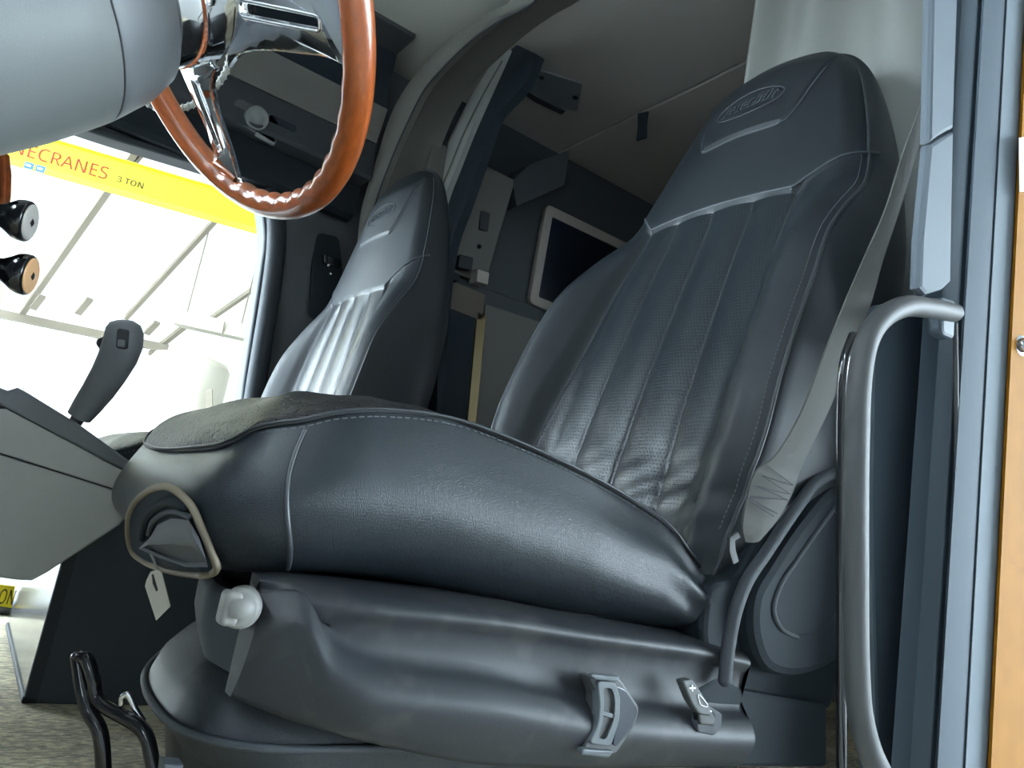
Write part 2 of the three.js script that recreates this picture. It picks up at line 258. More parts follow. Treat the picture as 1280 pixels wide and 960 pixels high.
/* ------------------------------------------------------------------ driver's seat */
const ZC = -0.98, TH = 16 * Math.PI / 180, tV = V(Math.sin(TH), Math.cos(TH), 0), nV = V(-Math.cos(TH), Math.sin(TH), 0), O = V(0.879, 0.44, ZC);
const halfW = (s) => interp([[-0.1, 0.28], [0, 0.305], [0.2, 0.34], [0.4, 0.338], [0.6, 0.31], [0.72, 0.285], [0.82, 0.262], [0.92, 0.232], [1.0, 0.203], [1.06, 0.172], [1.09, 0.145], [1.105, 0.118], [1.115, 0.085]], s);
const prot = (s) => interp([[-0.1, 0.04], [0.05, 0.06], [0.25, 0.078], [0.45, 0.068], [0.6, 0.035], [0.72, 0.005], [0.9, 0], [1.08, 0]], s);
const back = (s) => interp([[-0.1, 0.15], [0.3, 0.22], [0.6, 0.225], [0.78, 0.19], [0.95, 0.145], [1.05, 0.1], [1.115, 0.07]], s);
const seamW = (k, s) => k * (Math.abs(k) === 2 ? 0.118 - 0.045 * s : 0.12 - 0.04 * s) ;
const headLine = (w) => 0.69 + Math.max(0, Math.abs(w) - 0.175) * 0.95;   // lower edge of the smooth head panel
const logoIn = (w, s) => { const hw = s < 0.92 ? 0.098 + (s - 0.875) * 0.5 : 0.12 + (s - 0.92) * 0.25; return Math.min((s - 0.875) / 0.006, (hw - Math.abs(w)) / 0.006); };
function frontN(w, s) {
  const W0 = halfW(s), q = Math.abs(w) / W0, hp = sstep(-0.004, 0.004, s - headLine(w));
  let n = prot(s) * sstep(0.52, 0.86, q) - 0.028 * Math.pow(Math.max(0, (q - 0.82) / 0.18), 2.2);
  n -= 0.045 * q * q * sstep(0.5, 0.78, s);
  n += 0.012 * Math.sin(clamp(s / 0.7, 0, 1) * Math.PI);                   // lumbar
  const w2 = seamW(2, s); let pl = 0;
  if (Math.abs(w) < w2) { const w1 = seamW(1, s), cell = Math.abs(w) < w1 ? Math.abs(w) / w1 : (Math.abs(w) - w1) / (w2 - w1); pl = 0.011 * lerp(1, Math.pow(Math.sin(Math.PI * clamp(cell, 0, 1)), 0.55), 0.35 + 0.65 * sstep(0, 0.05, headLine(w) - s)); }
  else pl = 0.012 * sstep(0, 0.03, Math.abs(w) - w2);
  n += pl * (1 - hp) + hp * 0.016;
  n += 0.006 * sstep(0, 1, logoIn(w, s)) * sstep(1.09, 1.045, s);
  n += 0.0016 * Math.sin(s * 61 + w * 23) * sstep(0.25, 0.0, s) + 0.0012 * Math.sin(s * 140 - w * 60) * sstep(0.2, 0.02, s);   // creases low down
  return n;
}
const topFade = (s) => s < 1.01 ? 1 : Math.sqrt(Math.max(0.02, 1 - ((s - 1.01) / 0.107) ** 2));
const at = (w, s, n) => O.clone().addScaledVector(tV, s).addScaledVector(nV, n).add(V(0, 0, w));
function skin(w, s, lift = 0) { const T = back(s), k = topFade(s), n = frontN(w, s); return at(w, s, -T / 2 + (n + lift + T / 2) * k); }
const FN = 150, SN = 20, BN = 20, SS = 190;
function backGrid() {
  const rows = [];
  for (let j = 0; j <= SS; j++) {
    const s = lerp(-0.08, 1.115, j / SS), W0 = halfW(s), T = back(s), k = topFade(s), row = [];
    for (let i = 0; i <= FN; i++) row.push(skin(lerp(-W0, W0, i / FN), s));
    const ne = frontN(W0, s), side = (sg, t) => { const n = lerp(ne, -T, t), b = 0.014 * Math.sin(Math.PI * t) - 0.035 * Math.pow(Math.max(0, t - 0.55) / 0.45, 2); return at(sg * (W0 + b * sstep(-0.08, 0.1, s)), s, -T / 2 + (n + T / 2) * k); };
    for (let i = 1; i <= SN; i++) row.push(side(1, i / SN));
    for (let i = 1; i < BN; i++) { const a = side(1, 1), b = side(-1, 1); row.push(a.lerp(b, i / BN).addScaledVector(nV, -0.02 * Math.sin(Math.PI * i / BN))); }
    for (let i = SN; i >= 1; i--) row.push(side(-1, i / SN));
    rows.push(row);
  }
  return rows;
}
function splitGrid(rows, cls) {   // one smooth skin cut into named pieces
  const whole = loft(rows, { caps: false }), n = rows[0].length, cols = n + 1, idx = whole.index.array, out = {};
  for (let j = 0; j < rows.length - 1; j++) for (let i = 0; i < n; i++) { const c = cls(i, j), k = (j * n + i) * 6; (out[c] ??= []).push(...idx.slice(k, k + 6)); }
  const geo = {};
  for (const c in out) { const g = new THREE.BufferGeometry(); for (const a of ['position', 'normal', 'uv']) g.setAttribute(a, whole.attributes[a]); g.setIndex(out[c]); geo[c] = g.toNonIndexed(); }
  return geo;
}
const stitchAt = (p, dir, L, r) => { const g = new THREE.CylinderGeometry(r, r, L, 5, 1); g.applyQuaternion(new THREE.Quaternion().setFromUnitVectors(V(0, 1, 0), dir.clone().normalize())); g.translate(p.x, p.y, p.z); return g; };
function stitches(pts, pitch = 0.0075, L = 0.0048, r = 0.0007) { const c = new THREE.CatmullRomCurve3(pts), n = Math.floor(c.getLength() / pitch), out = []; for (let i = 0; i < n; i++) { const t = (i + 0.5) / n; out.push(stitchAt(c.getPointAt(t), c.getTangentAt(t), L, r)); } return out; }
const sLine = (wf, s0, s1, n, lift) => Array.from({ length: n + 1 }, (_, i) => { const s = lerp(s0, s1, i / n); return skin(wf(s), s, lift); });

function buildBackrest(g) {
  const rows = backGrid(), geo = splitGrid(rows, (i, j) => {
    const s = lerp(-0.08, 1.115, (j + 0.5) / SS); if (i >= FN) return 'shell';
    const w = lerp(-1, 1, (i + 0.5) / FN) * halfW(s);
    if (logoIn(w, s) > 0) return 'logo_panel'; if (s > headLine(w)) return 'head_panel';
    return Math.abs(w) < seamW(2, s) ? (s < 0.06 ? 'lower_panel' : 'pleated_panel') : w > 0 ? 'side_bolster' : 'side_bolster_2';
  });
  // close the bottom and the top
  mesh('backrest_shell', [geo.shell, loft([rows[0], rows[0].map((p) => p.clone().addScaledVector(tV, -0.002))])], M.leather, g);
  mesh('pleated_panel', geo.pleated_panel, M.perforated, g); mesh('lower_panel', geo.lower_panel, M.leather, g);
  mesh('side_bolster', geo.side_bolster, M.leather, g); mesh('side_bolster', geo.side_bolster_2, M.leather, g);
  mesh('head_panel', [geo.head_panel, loft([rows[SS], rows[SS].map((p) => p.clone().addScaledVector(tV, 0.001))])], M.leather, g);
  const lp = mesh('logo_panel', geo.logo_panel, M.leather, g);
  // piping: rim of the front, edges of head and logo panels
  for (const sg of [-1, 1]) mesh('piping', tube(sLine((s) => sg * halfW(s) * 0.985, -0.04, 1.07, 60, 0.001), 0.003, 120, 8), M.piping, g);
  mesh('piping', tube(Array.from({ length: 61 }, (_, i) => { const w = lerp(-0.275, 0.275, i / 60); return skin(w, headLine(w) + 0.006, -0.001); }), 0.003, 160, 8), M.logo, g);
  const lo = []; for (const [w, s] of [[-0.145, 1.02], [-0.125, 0.94], [-0.118, 0.912], [-0.105, 0.885], [-0.09, 0.876], [0, 0.875], [0.09, 0.876], [0.105, 0.885], [0.118, 0.912], [0.125, 0.94], [0.145, 1.02]]) lo.push([w, s]);
  const lc = new THREE.CatmullRomCurve3(lo.map(([w, s]) => V(w, s, 0))).getPoints(80).map((p) => skin(p.x, p.y, 0.0005));
  mesh('edge', tube(lc, 0.0026, 160, 8), M.logo, lp);
  // logo: oval ring and script letters standing a little proud
  const ring = Array.from({ length: 48 }, (_, i) => { const a = i / 48 * Math.PI * 2; return skin(0.083 * Math.cos(a), 0.963 + 0.031 * Math.sin(a), 0.001); });
  mesh('oval_ring', tube(ring, 0.0017, 120, 6, true), M.logo, lp);
  const tg = new TextGeometry('Peterbilt', { font: fontSerif, size: 0.0255, depth: 0.002, curveSegments: 4, bevelEnabled: false }); tg.computeBoundingBox();
  tg.translate(-(tg.boundingBox.max.x) / 2, -0.011, -0.001); tg.scale(0.86, 1.1, 1); tg.applyMatrix4(new THREE.Matrix4().makeShear(0, 0, 0.28, 0, 0, 0));
  const tp0 = tg.attributes.position; for (let i = 0; i < tp0.count; i++) { const p = skin(tp0.getX(i), 0.963 + tp0.getY(i), 0.0012 + tp0.getZ(i)); tp0.setXYZ(i, p.x, p.y, p.z); } tg.computeVertexNormals(); mesh('lettering', tg, M.logo, lp);
  // stitched seams of the pleats
  const st = []; for (const k of [-2, -1, 0, 1, 2]) { st.push(...stitches(sLine((s) => seamW(k, s) + 0.003, 0.07, 0.68, 40, 0.0012))); }
  st.push(...stitches(sLine((s) => halfW(s) * 0.955, 0.02, 0.78, 40, 0.001)));
  const sm = mesh('stitching', st, M.stitch, g); sm.userData.kind = 'stuff';
}

const CX0 = 0.178, CX1 = 0.86, CW = 0.305;
const seatBot = (x) => interp([[0.16, 0.335], [0.26, 0.352], [0.35, 0.357], [0.46, 0.354], [0.57, 0.344], [0.69, 0.338], [0.86, 0.342]], x);
const seatSeam = (x, w) => interp([[0.16, 0.43], [0.185, 0.453], [0.205, 0.477], [0.245, 0.492], [0.272, 0.504], [0.32, 0.517], [0.38, 0.526], [0.46, 0.523], [0.53, 0.513], [0.61, 0.497], [0.69, 0.478], [0.735, 0.462], [0.78, 0.436], [0.86, 0.41]], x);
const crest = (x) => interp([[0.16, 0.485], [0.24, 0.532], [0.35, 0.547], [0.5, 0.54], [0.65, 0.515], [0.86, 0.46]], x);
function plan() {   // outline of the cushion, anticlockwise from the rear near corner along the near side to the front
  const pts = fillet([V(CX1, 0, CW), V(CX0 + 0.015, 0, CW), V(CX0 - 0.002, 0, 0), V(CX0 + 0.015, 0, -CW), V(CX1, 0, -CW)], 0.12, 14);
  return spline(pts, 239, true).slice(0, 239);
}
function buildCushion(g) {
  const P = plan(), n = P.length, N = P.map((p, i) => { const d = P[(i + 1) % n].clone().sub(P[(i + n - 1) % n]); const q = V(d.z, 0, -d.x).normalize(); if (q.dot(p.clone().sub(V(0.5, 0, 0))) < 0) q.negate(); return q; });
  const ringAt = (v) => P.map((p, i) => { const fr = sstep(0.34, 0.2, p.x); const b = 0.021 * Math.sin(Math.PI * Math.pow(v, 0.72)) - 0.03 * Math.pow(1 - v, 6) * (1 - 0.6 * sstep(0.6, 0.8, p.x)) - 0.008 - 0.008 * fr * Math.pow(v, 3); const rear = sstep(0.55, 0.8, p.x); const wr = 0.004 * rear * (Math.sin(v * 17 + p.x * 40) * Math.exp(-(((p.x - 0.75) / 0.06) ** 2))); const q = p.clone().addScaledVector(N[i], b + 0.013 * rear * Math.sin(Math.PI * Math.pow(v, 0.8)) + wr); q.y = lerp(seatBot(p.x), seatSeam(p.x), v); q.z += ZC; return q; });
  const low = []; for (let k = 0; k <= 22; k++) low.push(ringAt(k / 22));
  const under = P.map((p) => V(lerp(p.x, 0.5, 0.35), seatBot(p.x) + 0.012, p.z * 0.65 + ZC));
  mesh('cushion_side', loft([under, ...low], { caps: true }), M.leather, g);
  const topRing = (u) => P.map((p, i) => { const fr = sstep(0.34, 0.2, p.x); const cx = clamp(p.x, 0.36, 0.66), sh = u < 0.0001 ? 0 : Math.pow(u, 1.5); const q = V(lerp(p.x, cx, sh), 0, lerp(p.z, 0, sh)); const lump = 0.003 * Math.sin(p.x * 31 + p.z * 17) * Math.sin(u * 9); q.addScaledVector(N[i], -0.006 * (1 - u) - 0.009 * fr * (1 - u) + 0.0012 * Math.sin(Math.PI * Math.min(1, u * 6)) * (u < 0.17 ? 1 : 0)); q.y = lerp(seatSeam(p.x), crest(q.x) , 1 - Math.pow(1 - u, 2.4)) + lump; q.z += ZC; return q; });
  const top = []; for (let k = 0; k <= 26; k++) top.push(topRing(Math.pow(k / 26, 1.4)));
  mesh('cushion_top', loft(top, { caps: true }), M.worn, g);
  const lipA = ringAt(1).map((p, i) => p.clone().addScaledVector(N[i], 0.0015)), lipB = topRing(0.018).map((p, i) => p.clone().addScaledVector(N[i], 0.003));
  mesh('piping', tube(lipA, 0.0018, 300, 8, true), M.piping, g);
  mesh('piping', tube(lipB, 0.0016, 300, 8, true), M.piping, g);
  const near = P.map((p, i) => i).filter((i) => P[i].z > 0.2 && P[i].x < 0.83);
  const st = stitches(near.map((i) => lipA[i].clone().add(V(0, -0.006, 0.0)).addScaledVector(N[i], 0.001)), 0.008, 0.005, 0.0007); const sm = mesh('stitching', st, M.stitch, g); sm.userData.kind = 'stuff';
  // upright seam where the side cover meets the front cover
  const k0 = P.map((p, i) => [Math.abs(p.x - 0.263) + (p.z < 0 ? 9 : 0), i]).sort((a, b) => a[0] - b[0])[0][1];
  const vs = []; for (let v = 0.02; v <= 1; v += 0.07) { const R = ringAt(v), xt = 0.27 - 0.017 * v - 0.0215 * Math.sin(Math.PI * v); let best = null; for (let i = 0; i < n; i++) { const a = R[i], b = R[(i + 1) % n]; if (a.z > ZC && (a.x - xt) * (b.x - xt) <= 0) best = a.clone().lerp(b, (xt - a.x) / (b.x - a.x || 1)); } if (best) vs.push(best); }
  mesh('seam', tube(vs, 0.0026, 40, 8), M.piping, g);
  return { ringAt, P, N };
}
const driver = thing('driver_seat', 'large black pleated leather seat in front, its worn cushion nearest the open door', 'seat', (g) => {
  buildBackrest(g);
  buildCushion(g);
  // recess in the front of the cushion with the grey slide handle
  g.updateMatrixWorld(true); const rc = new THREE.Raycaster(), cs = g.children.find((c) => c.name === 'cushion_side');
  const onCushion = (px, py, lift = 0) => { rc.set(EYE, ray(px, py).normalize()); const h = rc.intersectObject(cs, false)[0]; const p = h ? h.point : D(px, py, 0.72); return p.addScaledVector(ray(px, py).normalize(), -lift); };
  const q0 = onCushion(185, 640), q1 = onCushion(242, 640), q2 = onCushion(226, 688), pn = q1.clone().sub(q0).cross(q2.clone().sub(q0)).normalize(); if (pn.dot(EYE.clone().sub(q0)) < 0) pn.negate();
  const onPocket = (px, py, lift) => PL(px, py, q0.clone().addScaledVector(pn, lift), pn);
  const onRim = (px, py, lift) => { const p = onPocket(px, py, lift), h = onCushion(px, py, lift), k = EYE.distanceTo(h) - EYE.distanceTo(p); return k < 0 && k > -0.03 ? h : p; };
  const rim = round([[166, 690], [160, 660], [165, 634], [180, 617], [202, 608], [216, 611], [238, 631], [252, 660], [264, 690], [271, 711], [262, 718], [230, 717], [200, 710], [180, 702]].map(([x, y]) => V(x, y, 0)), 56);
  const rp = rim.map((p) => onRim(p.x, p.y, 0.004));
  mesh('handle_opening', loft([rp, ...[0.3, 0.6, 0.9].map((t) => rim.map((p) => onRim(lerp(p.x, 214, t), lerp(p.y, 672, t), 0.0045)))], { caps: true }), M.navy, g);
  mesh('opening_rim', tube(rp, 0.0036, 160, 8, true), M.rimLeather, g);
  mesh('recess_shelf', capTube([[178, 672], [182, 650], [196, 634], [214, 627], [230, 633]].map(([x, y]) => onRim(x, y, 0.006)), 0.0045, 30, 8), M.plastic, g);
  const hr = (pts, lift) => pts.map(([x, y]) => onPocket(x, y, lift));
  const h0 = [[173, 686], [186, 681], [214, 680], [240, 683], [258, 700], [260, 709], [232, 709], [198, 697]], h1 = [[176, 683], [190, 670], [214, 664], [240, 668], [256, 694], [259, 706], [232, 706], [200, 694]], h2 = [[186, 674], [197, 656], [214, 648], [236, 650], [249, 672], [256, 700], [232, 701], [204, 690]];
  mesh('slide_handle', toCreasedNormals(loft([hr(h2, 0.005), hr(h2, 0.010), hr(h1, 0.016), hr(h0, 0.018), hr(h0, 0.012)]), 0.7), M.darkGrey, g);
  mesh('handle_arch', capTube([[186, 668], [190, 655], [203, 643], [222, 640], [236, 646]].map(([x, y]) => onRim(x, y, 0.008)), 0.003, 30, 8), M.trim, g);
  // paper tag hanging on a cord
  const tp = [[183, 725], [188, 715], [197, 712], [202, 716], [213, 758], [195, 776], [181, 733]].map(([x, y]) => D(x, y, 0.72));
  const th = [[189, 718], [192, 717], [198, 738], [195, 740], [190, 730]].map(([x, y]) => D(x, y, 0.72));
  mesh('paper_tag', slab(tp, 0.0015, 0.0002, [th]), std([0.34, 0.32, 0.27]), g);
  mesh('tag_cord', tube([[188, 692], [193, 702], [197, 714]].map(([x, y]) => D(x, y, 0.722)), 0.0012, 12, 5), M.knobGrey, g);
  // grey turning knob
  const kc = D(309, 760, 0.665), ka = V(-0.35, 0.06, 0.93).normalize();
  mesh('turning_knob', lathe([[0, 0.03], [0.008, 0.03], [0.0085, 0.024], [0.013, 0.024], [0.0165, 0.021], [0.0175, 0.012], [0.0175, -0.02], [0.011, -0.022], [0, -0.022]], kc.clone().add(V(-0.004, 0, -0.004)), ka), M.knobGrey, g);
  mesh('knob_finger_grip', box(kc.x - 0.026, kc.x - 0.01, kc.y - 0.014, kc.y + 0.015, kc.z + 0.0, kc.z + 0.02, 0.005), M.knobGrey, g);
  // side shell: swept profile with an inset leaf between two bright shoulders
  const zb = -0.672, prof = (x) => {
    const f = sstep(0.27, 0.335, x), r = sstep(0.80, 0.70, x), yt = interp([[0.2, 0.338], [0.28, 0.347], [0.44, 0.349], [0.6, 0.343], [0.76, 0.338], [0.86, 0.33]], x), yr = interp([[0.2, 0.30], [0.27, 0.335], [0.3, 0.30], [0.34, 0.286], [0.455, 0.279], [0.6, 0.262], [0.82, 0.252]], x), yb = interp([[0.2, 0.25], [0.3, 0.23], [0.5, 0.2], [0.86, 0.19]], x);
    const out = interp([[0.2, -0.09], [0.25, -0.035], [0.29, -0.005], [0.34, 0.012], [0.5, 0.02], [0.86, 0.02]], x);
    const p = []; const add = (y, z) => p.push(V(x, y, zb + z));
    add(yt + 0.004, -0.05); add(yt, -0.012 + out * 0.3); add(yt - 0.008, 0.012 + out); add(yt - 0.016, 0.017 + out); add(yt - 0.03, 0.013 + out - 0.004 * f); add(lerp(yt, yr, 0.75), 0.012 + out - 0.005 * f); add(yr + 0.006, 0.015 + out - 0.003 * f); add(yr - 0.003, 0.024 + out); add(yr - 0.018, 0.034 + out); add(yr - 0.03, 0.034 + out); add(lerp(yr - 0.03, yb, 0.6), 0.024 + out); add(yb, 0.012 + out); add(yb, -0.05); return p;
  };
  const rings = []; for (let k = 0; k <= 70; k++) { const x = lerp(0.24, 0.86, k / 70), p = prof(x), up2 = spline(p.slice(0, 12), 44); rings.push([...up2, p[12]]); }
  mesh('side_shell', loft(rings), M.dusty, g);
  // seat frame body under the cushion, from front corner to far side
  mesh('seat_frame', loft([[0.27, 0.345], [0.275, 0.3], [0.3, 0.26]].map(([x, y], i) => fillet([V(x, y, -0.70), V(0.86, y, -0.70), V(0.86, y, -1.22), V(x + 0.1, y, -1.22), V(x, y, -1.0)], 0.06))), M.plastic, g);
  mesh('frame_nose', loft([[0.232, 0.325, -0.80], [0.224, 0.318, -0.795], [0.226, 0.285, -0.795], [0.236, 0.255, -0.79]].map(([x, y, z]) => fillet([V(x, y - 0.0, z), V(0.3, y - 0.02, -0.675), V(0.32, y - 0.02, -0.9), V(x + 0.03, y, -0.95)], 0.015))), M.trim, g);
  // rocker switch in its recess
  const sw = (pts, z) => pts.map(([x, y]) => onZ(x, y, z));
  const zs = -0.617;
  mesh('switch_surround', slab(fillet(sw([[737, 846], [775, 848], [800, 885], [795, 905], [770, 944], [728, 940], [745, 900], [748, 870]], zs), 0.006), 0.02, 0.002), M.tubeBlack, g);
  mesh('switch_well', slab(fillet(sw([[768, 856], [782, 862], [798, 888], [790, 908], [770, 934], [766, 930], [772, 895]], zs + 0.002), 0.006), 0.004, 0.001), M.screen, g);
  const so = fillet(sw([[747, 851], [770, 853], [776, 872], [775, 900], [764, 934], [737, 930], [748, 905], [750, 880]], zs + 0.004), 0.006), si = fillet(sw([[753, 858], [766, 858], [771, 875], [769, 900], [758, 927], [746, 924], [752, 902], [754, 880]], zs + 0.004), 0.006);
  mesh('rocker_switch', slab(so, 0.012, 0.0015, [si]), M.switchGrey, g);
  mesh('rocker_bar', slab(sw([[752, 889], [769, 893], [768, 899], [751, 894]], zs + 0.003), 0.008, 0.001), M.switchGrey, g);
  mesh('rocker_face', slab(si, 0.006, 0.001).translate(0, 0, -0.006), M.screen, g);
  for (const e of [[[738, 843], [776, 846], [772, 853], [744, 850]], [[729, 936], [768, 939], [762, 948], [727, 944]]]) mesh('surround_cap', slab(fillet(sw(e, zs + 0.006), 0.003), 0.01, 0.002), M.switchGrey, g);
  // plus lever
  const lv = mesh('firmness_lever', slab(fillet(sw([[853, 851], [866, 849], [876, 864], [888, 884], [889, 896], [874, 893], [864, 878]], zs + 0.006), 0.005), 0.012, 0.002), M.tubeBlack, g);
  mesh('plus_mark', [bar(onZ(861, 860, zs + 0.0065), onZ(869, 860, zs + 0.0065), 0.0018, 0.0016), bar(onZ(865, 856, zs + 0.0065), onZ(865, 864, zs + 0.0065), 0.0016, 0.0018, V(0, 0, 1))], M.white, lv);
  mesh('wedge_mark', tube([[873, 868], [885, 883], [876, 881]].map(([x, y]) => onZ(x, y, zs + 0.0068)), 0.0007, 20, 5, true), M.white, lv);
  mesh('lever_pocket', slab(fillet(sw([[872, 886], [886, 882], [903, 892], [902, 910], [893, 920], [872, 915]], zs + 0.001), 0.004), 0.01, 0.0015), M.trim, g);
  mesh('lever_foot', slab(fillet(sw([[873, 888], [890, 887], [896, 897], [893, 908], [875, 906]], zs + 0.004), 0.004), 0.01, 0.002), M.glossBlack, g);
  // recliner cover at the rear: upswept fin and rounded housing with a raised teardrop
  const z1 = -0.655;
  mesh('recliner_cover', slab(fillet(sw([[885, 728], [925, 722], [960, 650], [1000, 600], [1050, 588], [1068, 640], [1060, 800], [1040, 890], [960, 885], [905, 880], [878, 800]], z1), 0.02), 0.05, 0.008), M.plastic, g);
  mesh('recliner_fin', capTube([[906, 850], [911, 805], [920, 762], [933, 728], [958, 690], [994, 637], [1020, 603], [1045, 590]].map(([x, y]) => onZ(x, y, z1 + 0.026)), 0.0085, 50, 12), M.trim, g);
  mesh('recliner_housing', slab(round(sw([[944, 795], [946, 745], [968, 704], [1008, 645], [1050, 604], [1098, 632], [1106, 695], [1082, 790], [1022, 842], [962, 838]], z1 + 0.03), 60), 0.05, 0.012), M.plastic, g);
  mesh('housing_teardrop', slab(round(sw([[966, 766], [976, 730], [996, 700], [1022, 664], [1050, 630], [1062, 660], [1056, 730], [1040, 780], [1000, 797], [976, 786]], z1 + 0.0325), 60), 0.012, 0.005), M.plastic, g);
  mesh('teardrop_ridge', capTube([[1046, 632], [1022, 664], [996, 701], [977, 729], [967, 762], [976, 785], [996, 796]].map(([x, y]) => onZ(x, y, z1 + 0.031)), 0.0032, 40, 8), M.trim, g);
  mesh('rear_sill', slab(fillet(sw([[870, 862], [900, 845], [930, 862], [1035, 880], [1035, 960], [870, 960]], z1 + 0.012), 0.01), 0.03, 0.006), M.plastic, g);
  // suspension bellows
  const bp = (x0, x1, z0, z1, y, r) => spline(fillet([V(x0 + 0.015, y, z0), V(x1, y, z0), V(x1, y, z1), V(x0 + 0.16, y, z1), V(x0 + 0.012, y, -0.93)], r, 8), 119, true).slice(0, 119);
  mesh('suspension_bellows', loft([bp(0.26, 0.84, -0.74, -1.25, 0.0, 0.1), bp(0.245, 0.85, -0.73, -1.26, 0.1, 0.11), bp(0.225, 0.86, -0.71, -1.27, 0.17, 0.12), bp(0.198, 0.86, -0.692, -1.28, 0.198, 0.13), bp(0.2, 0.86, -0.694, -1.28, 0.206, 0.13), bp(0.207, 0.85, -0.7, -1.27, 0.226, 0.13), bp(0.225, 0.84, -0.71, -1.24, 0.246, 0.12), bp(0.26, 0.83, -0.73, -1.2, 0.262, 0.1), bp(0.32, 0.8, -0.78, -1.15, 0.27, 0.08)]), M.leather, g);
  mesh('bellows_rim', tube(bp(0.196, 0.86, -0.69, -1.282, 0.202, 0.13), 0.004, 240, 8, true), M.trim, g);
  mesh('bellows_rib', tube([[303, 930], [312, 910], [324, 893]].map(([x, y], i) => D(x, y, 0.70 + i * 0.012)), 0.005, 20, 8), M.leather, g);
  // bent steel adjusting bar at the foot of the seat
  const rod = [[98, 822, 0.86], [106, 872, 0.84], [112, 890, 0.835], [125, 915, 0.825], [131, 990, 0.82]].map(([x, y, d]) => D(x, y, d));
  const rod2 = [[98, 822, 0.86], [108, 824, 0.85], [117, 850, 0.84], [122, 874, 0.835], [180, 915, 0.80], [190, 950, 0.79], [200, 1010, 0.78]].map(([x, y, d]) => D(x, y, d));
  mesh('adjusting_bar', [capTube(rod, 0.0085, 60, 8), capTube(rod2, 0.0075, 70, 8)], M.glossBlack, g);
  mesh('bar_hook', capTube([[152, 880], [153, 872], [160, 868], [168, 884], [178, 900]].map(([x, y]) => D(x, y, 0.82)), 0.0035, 30, 8), M.chrome, g);
  mesh('bellows_foot', slab(sw([[205, 955], [230, 957], [228, 975], [203, 973]], -0.66), 0.02, 0.002), M.trim, g);
  // buckle bracket beside the backrest
  mesh('belt_bracket', slab(fillet(sw([[912, 672], [922, 664], [926, 672], [919, 676], [920, 688], [924, 702], [917, 706], [912, 690]], -0.63), 0.002), 0.004, 0.0008), M.belt, g);
});

/* passenger's seat: the same seat, further off and set forward, on a steel-faced pedestal */
const PDX = V(-0.35, -0.145, -0.97);
thing('passenger_seat', 'smaller looking black pleated seat across the cab beside the far window', 'seat', (g) => {
  const low = (m) => { m.geometry.computeBoundingBox(); return m.geometry.boundingBox.max.y < 0.62; };
  const keep = new Set(['backrest_shell', 'pleated_panel', 'lower_panel', 'side_bolster', 'head_panel', 'logo_panel', 'piping', 'stitching', 'cushion_side', 'cushion_top', 'seam']);
  const bend = (q) => {   // this backrest is set more upright and its shell is slimmer
    const P = q.attributes.position, N = q.attributes.normal, c = Math.cos(9 * Math.PI / 180), d = Math.sin(9 * Math.PI / 180);
    for (let i = 0; i < P.count; i++) { const p = V(P.getX(i), P.getY(i), P.getZ(i)), r = p.clone().sub(O); p.addScaledVector(nV, -0.3 * r.dot(nV)).addScaledVector(tV, -0.08 * (r.dot(tV) - 0.963)); const x = p.x - 1.08, y = p.y - 1.34; P.setXYZ(i, 1.08 + c * x - d * y + PDX.x, 1.34 + d * x + c * y + PDX.y, p.z + PDX.z); const nx = N.getX(i), ny = N.getY(i); N.setXYZ(i, c * nx - d * ny, d * nx + c * ny, N.getZ(i)); }
  };
  for (const c of driver.children) if (keep.has(c.name)) { const k = c.clone(); k.traverse((m) => { m.geometry = m.geometry.clone(); m.geometry.translate(driver.position.x, driver.position.y, driver.position.z); if (c.name.startsWith('cushion') || c.name === 'seam' || low(m)) m.geometry.translate(0, -0.04, PDX.z); else bend(m.geometry); }); g.add(k); }
  mesh('pedestal', box(0.205, 0.85, 0.0, 0.34, -2.25, -1.582, 0.004), M.pedestal, g);
  const ss = mesh('steel_front', box(0.190, 0.206, 0.012, 0.335, -2.24, -1.592, 0.002), M.steel, g);
  mesh('front_frame', [box(0.188, 0.212, 0.0, 0.335, -1.592, -1.582, 0.003), box(0.186, 0.21, 0.0, 0.012, -2.24, -1.582, 0.003)], M.trim, ss);
});
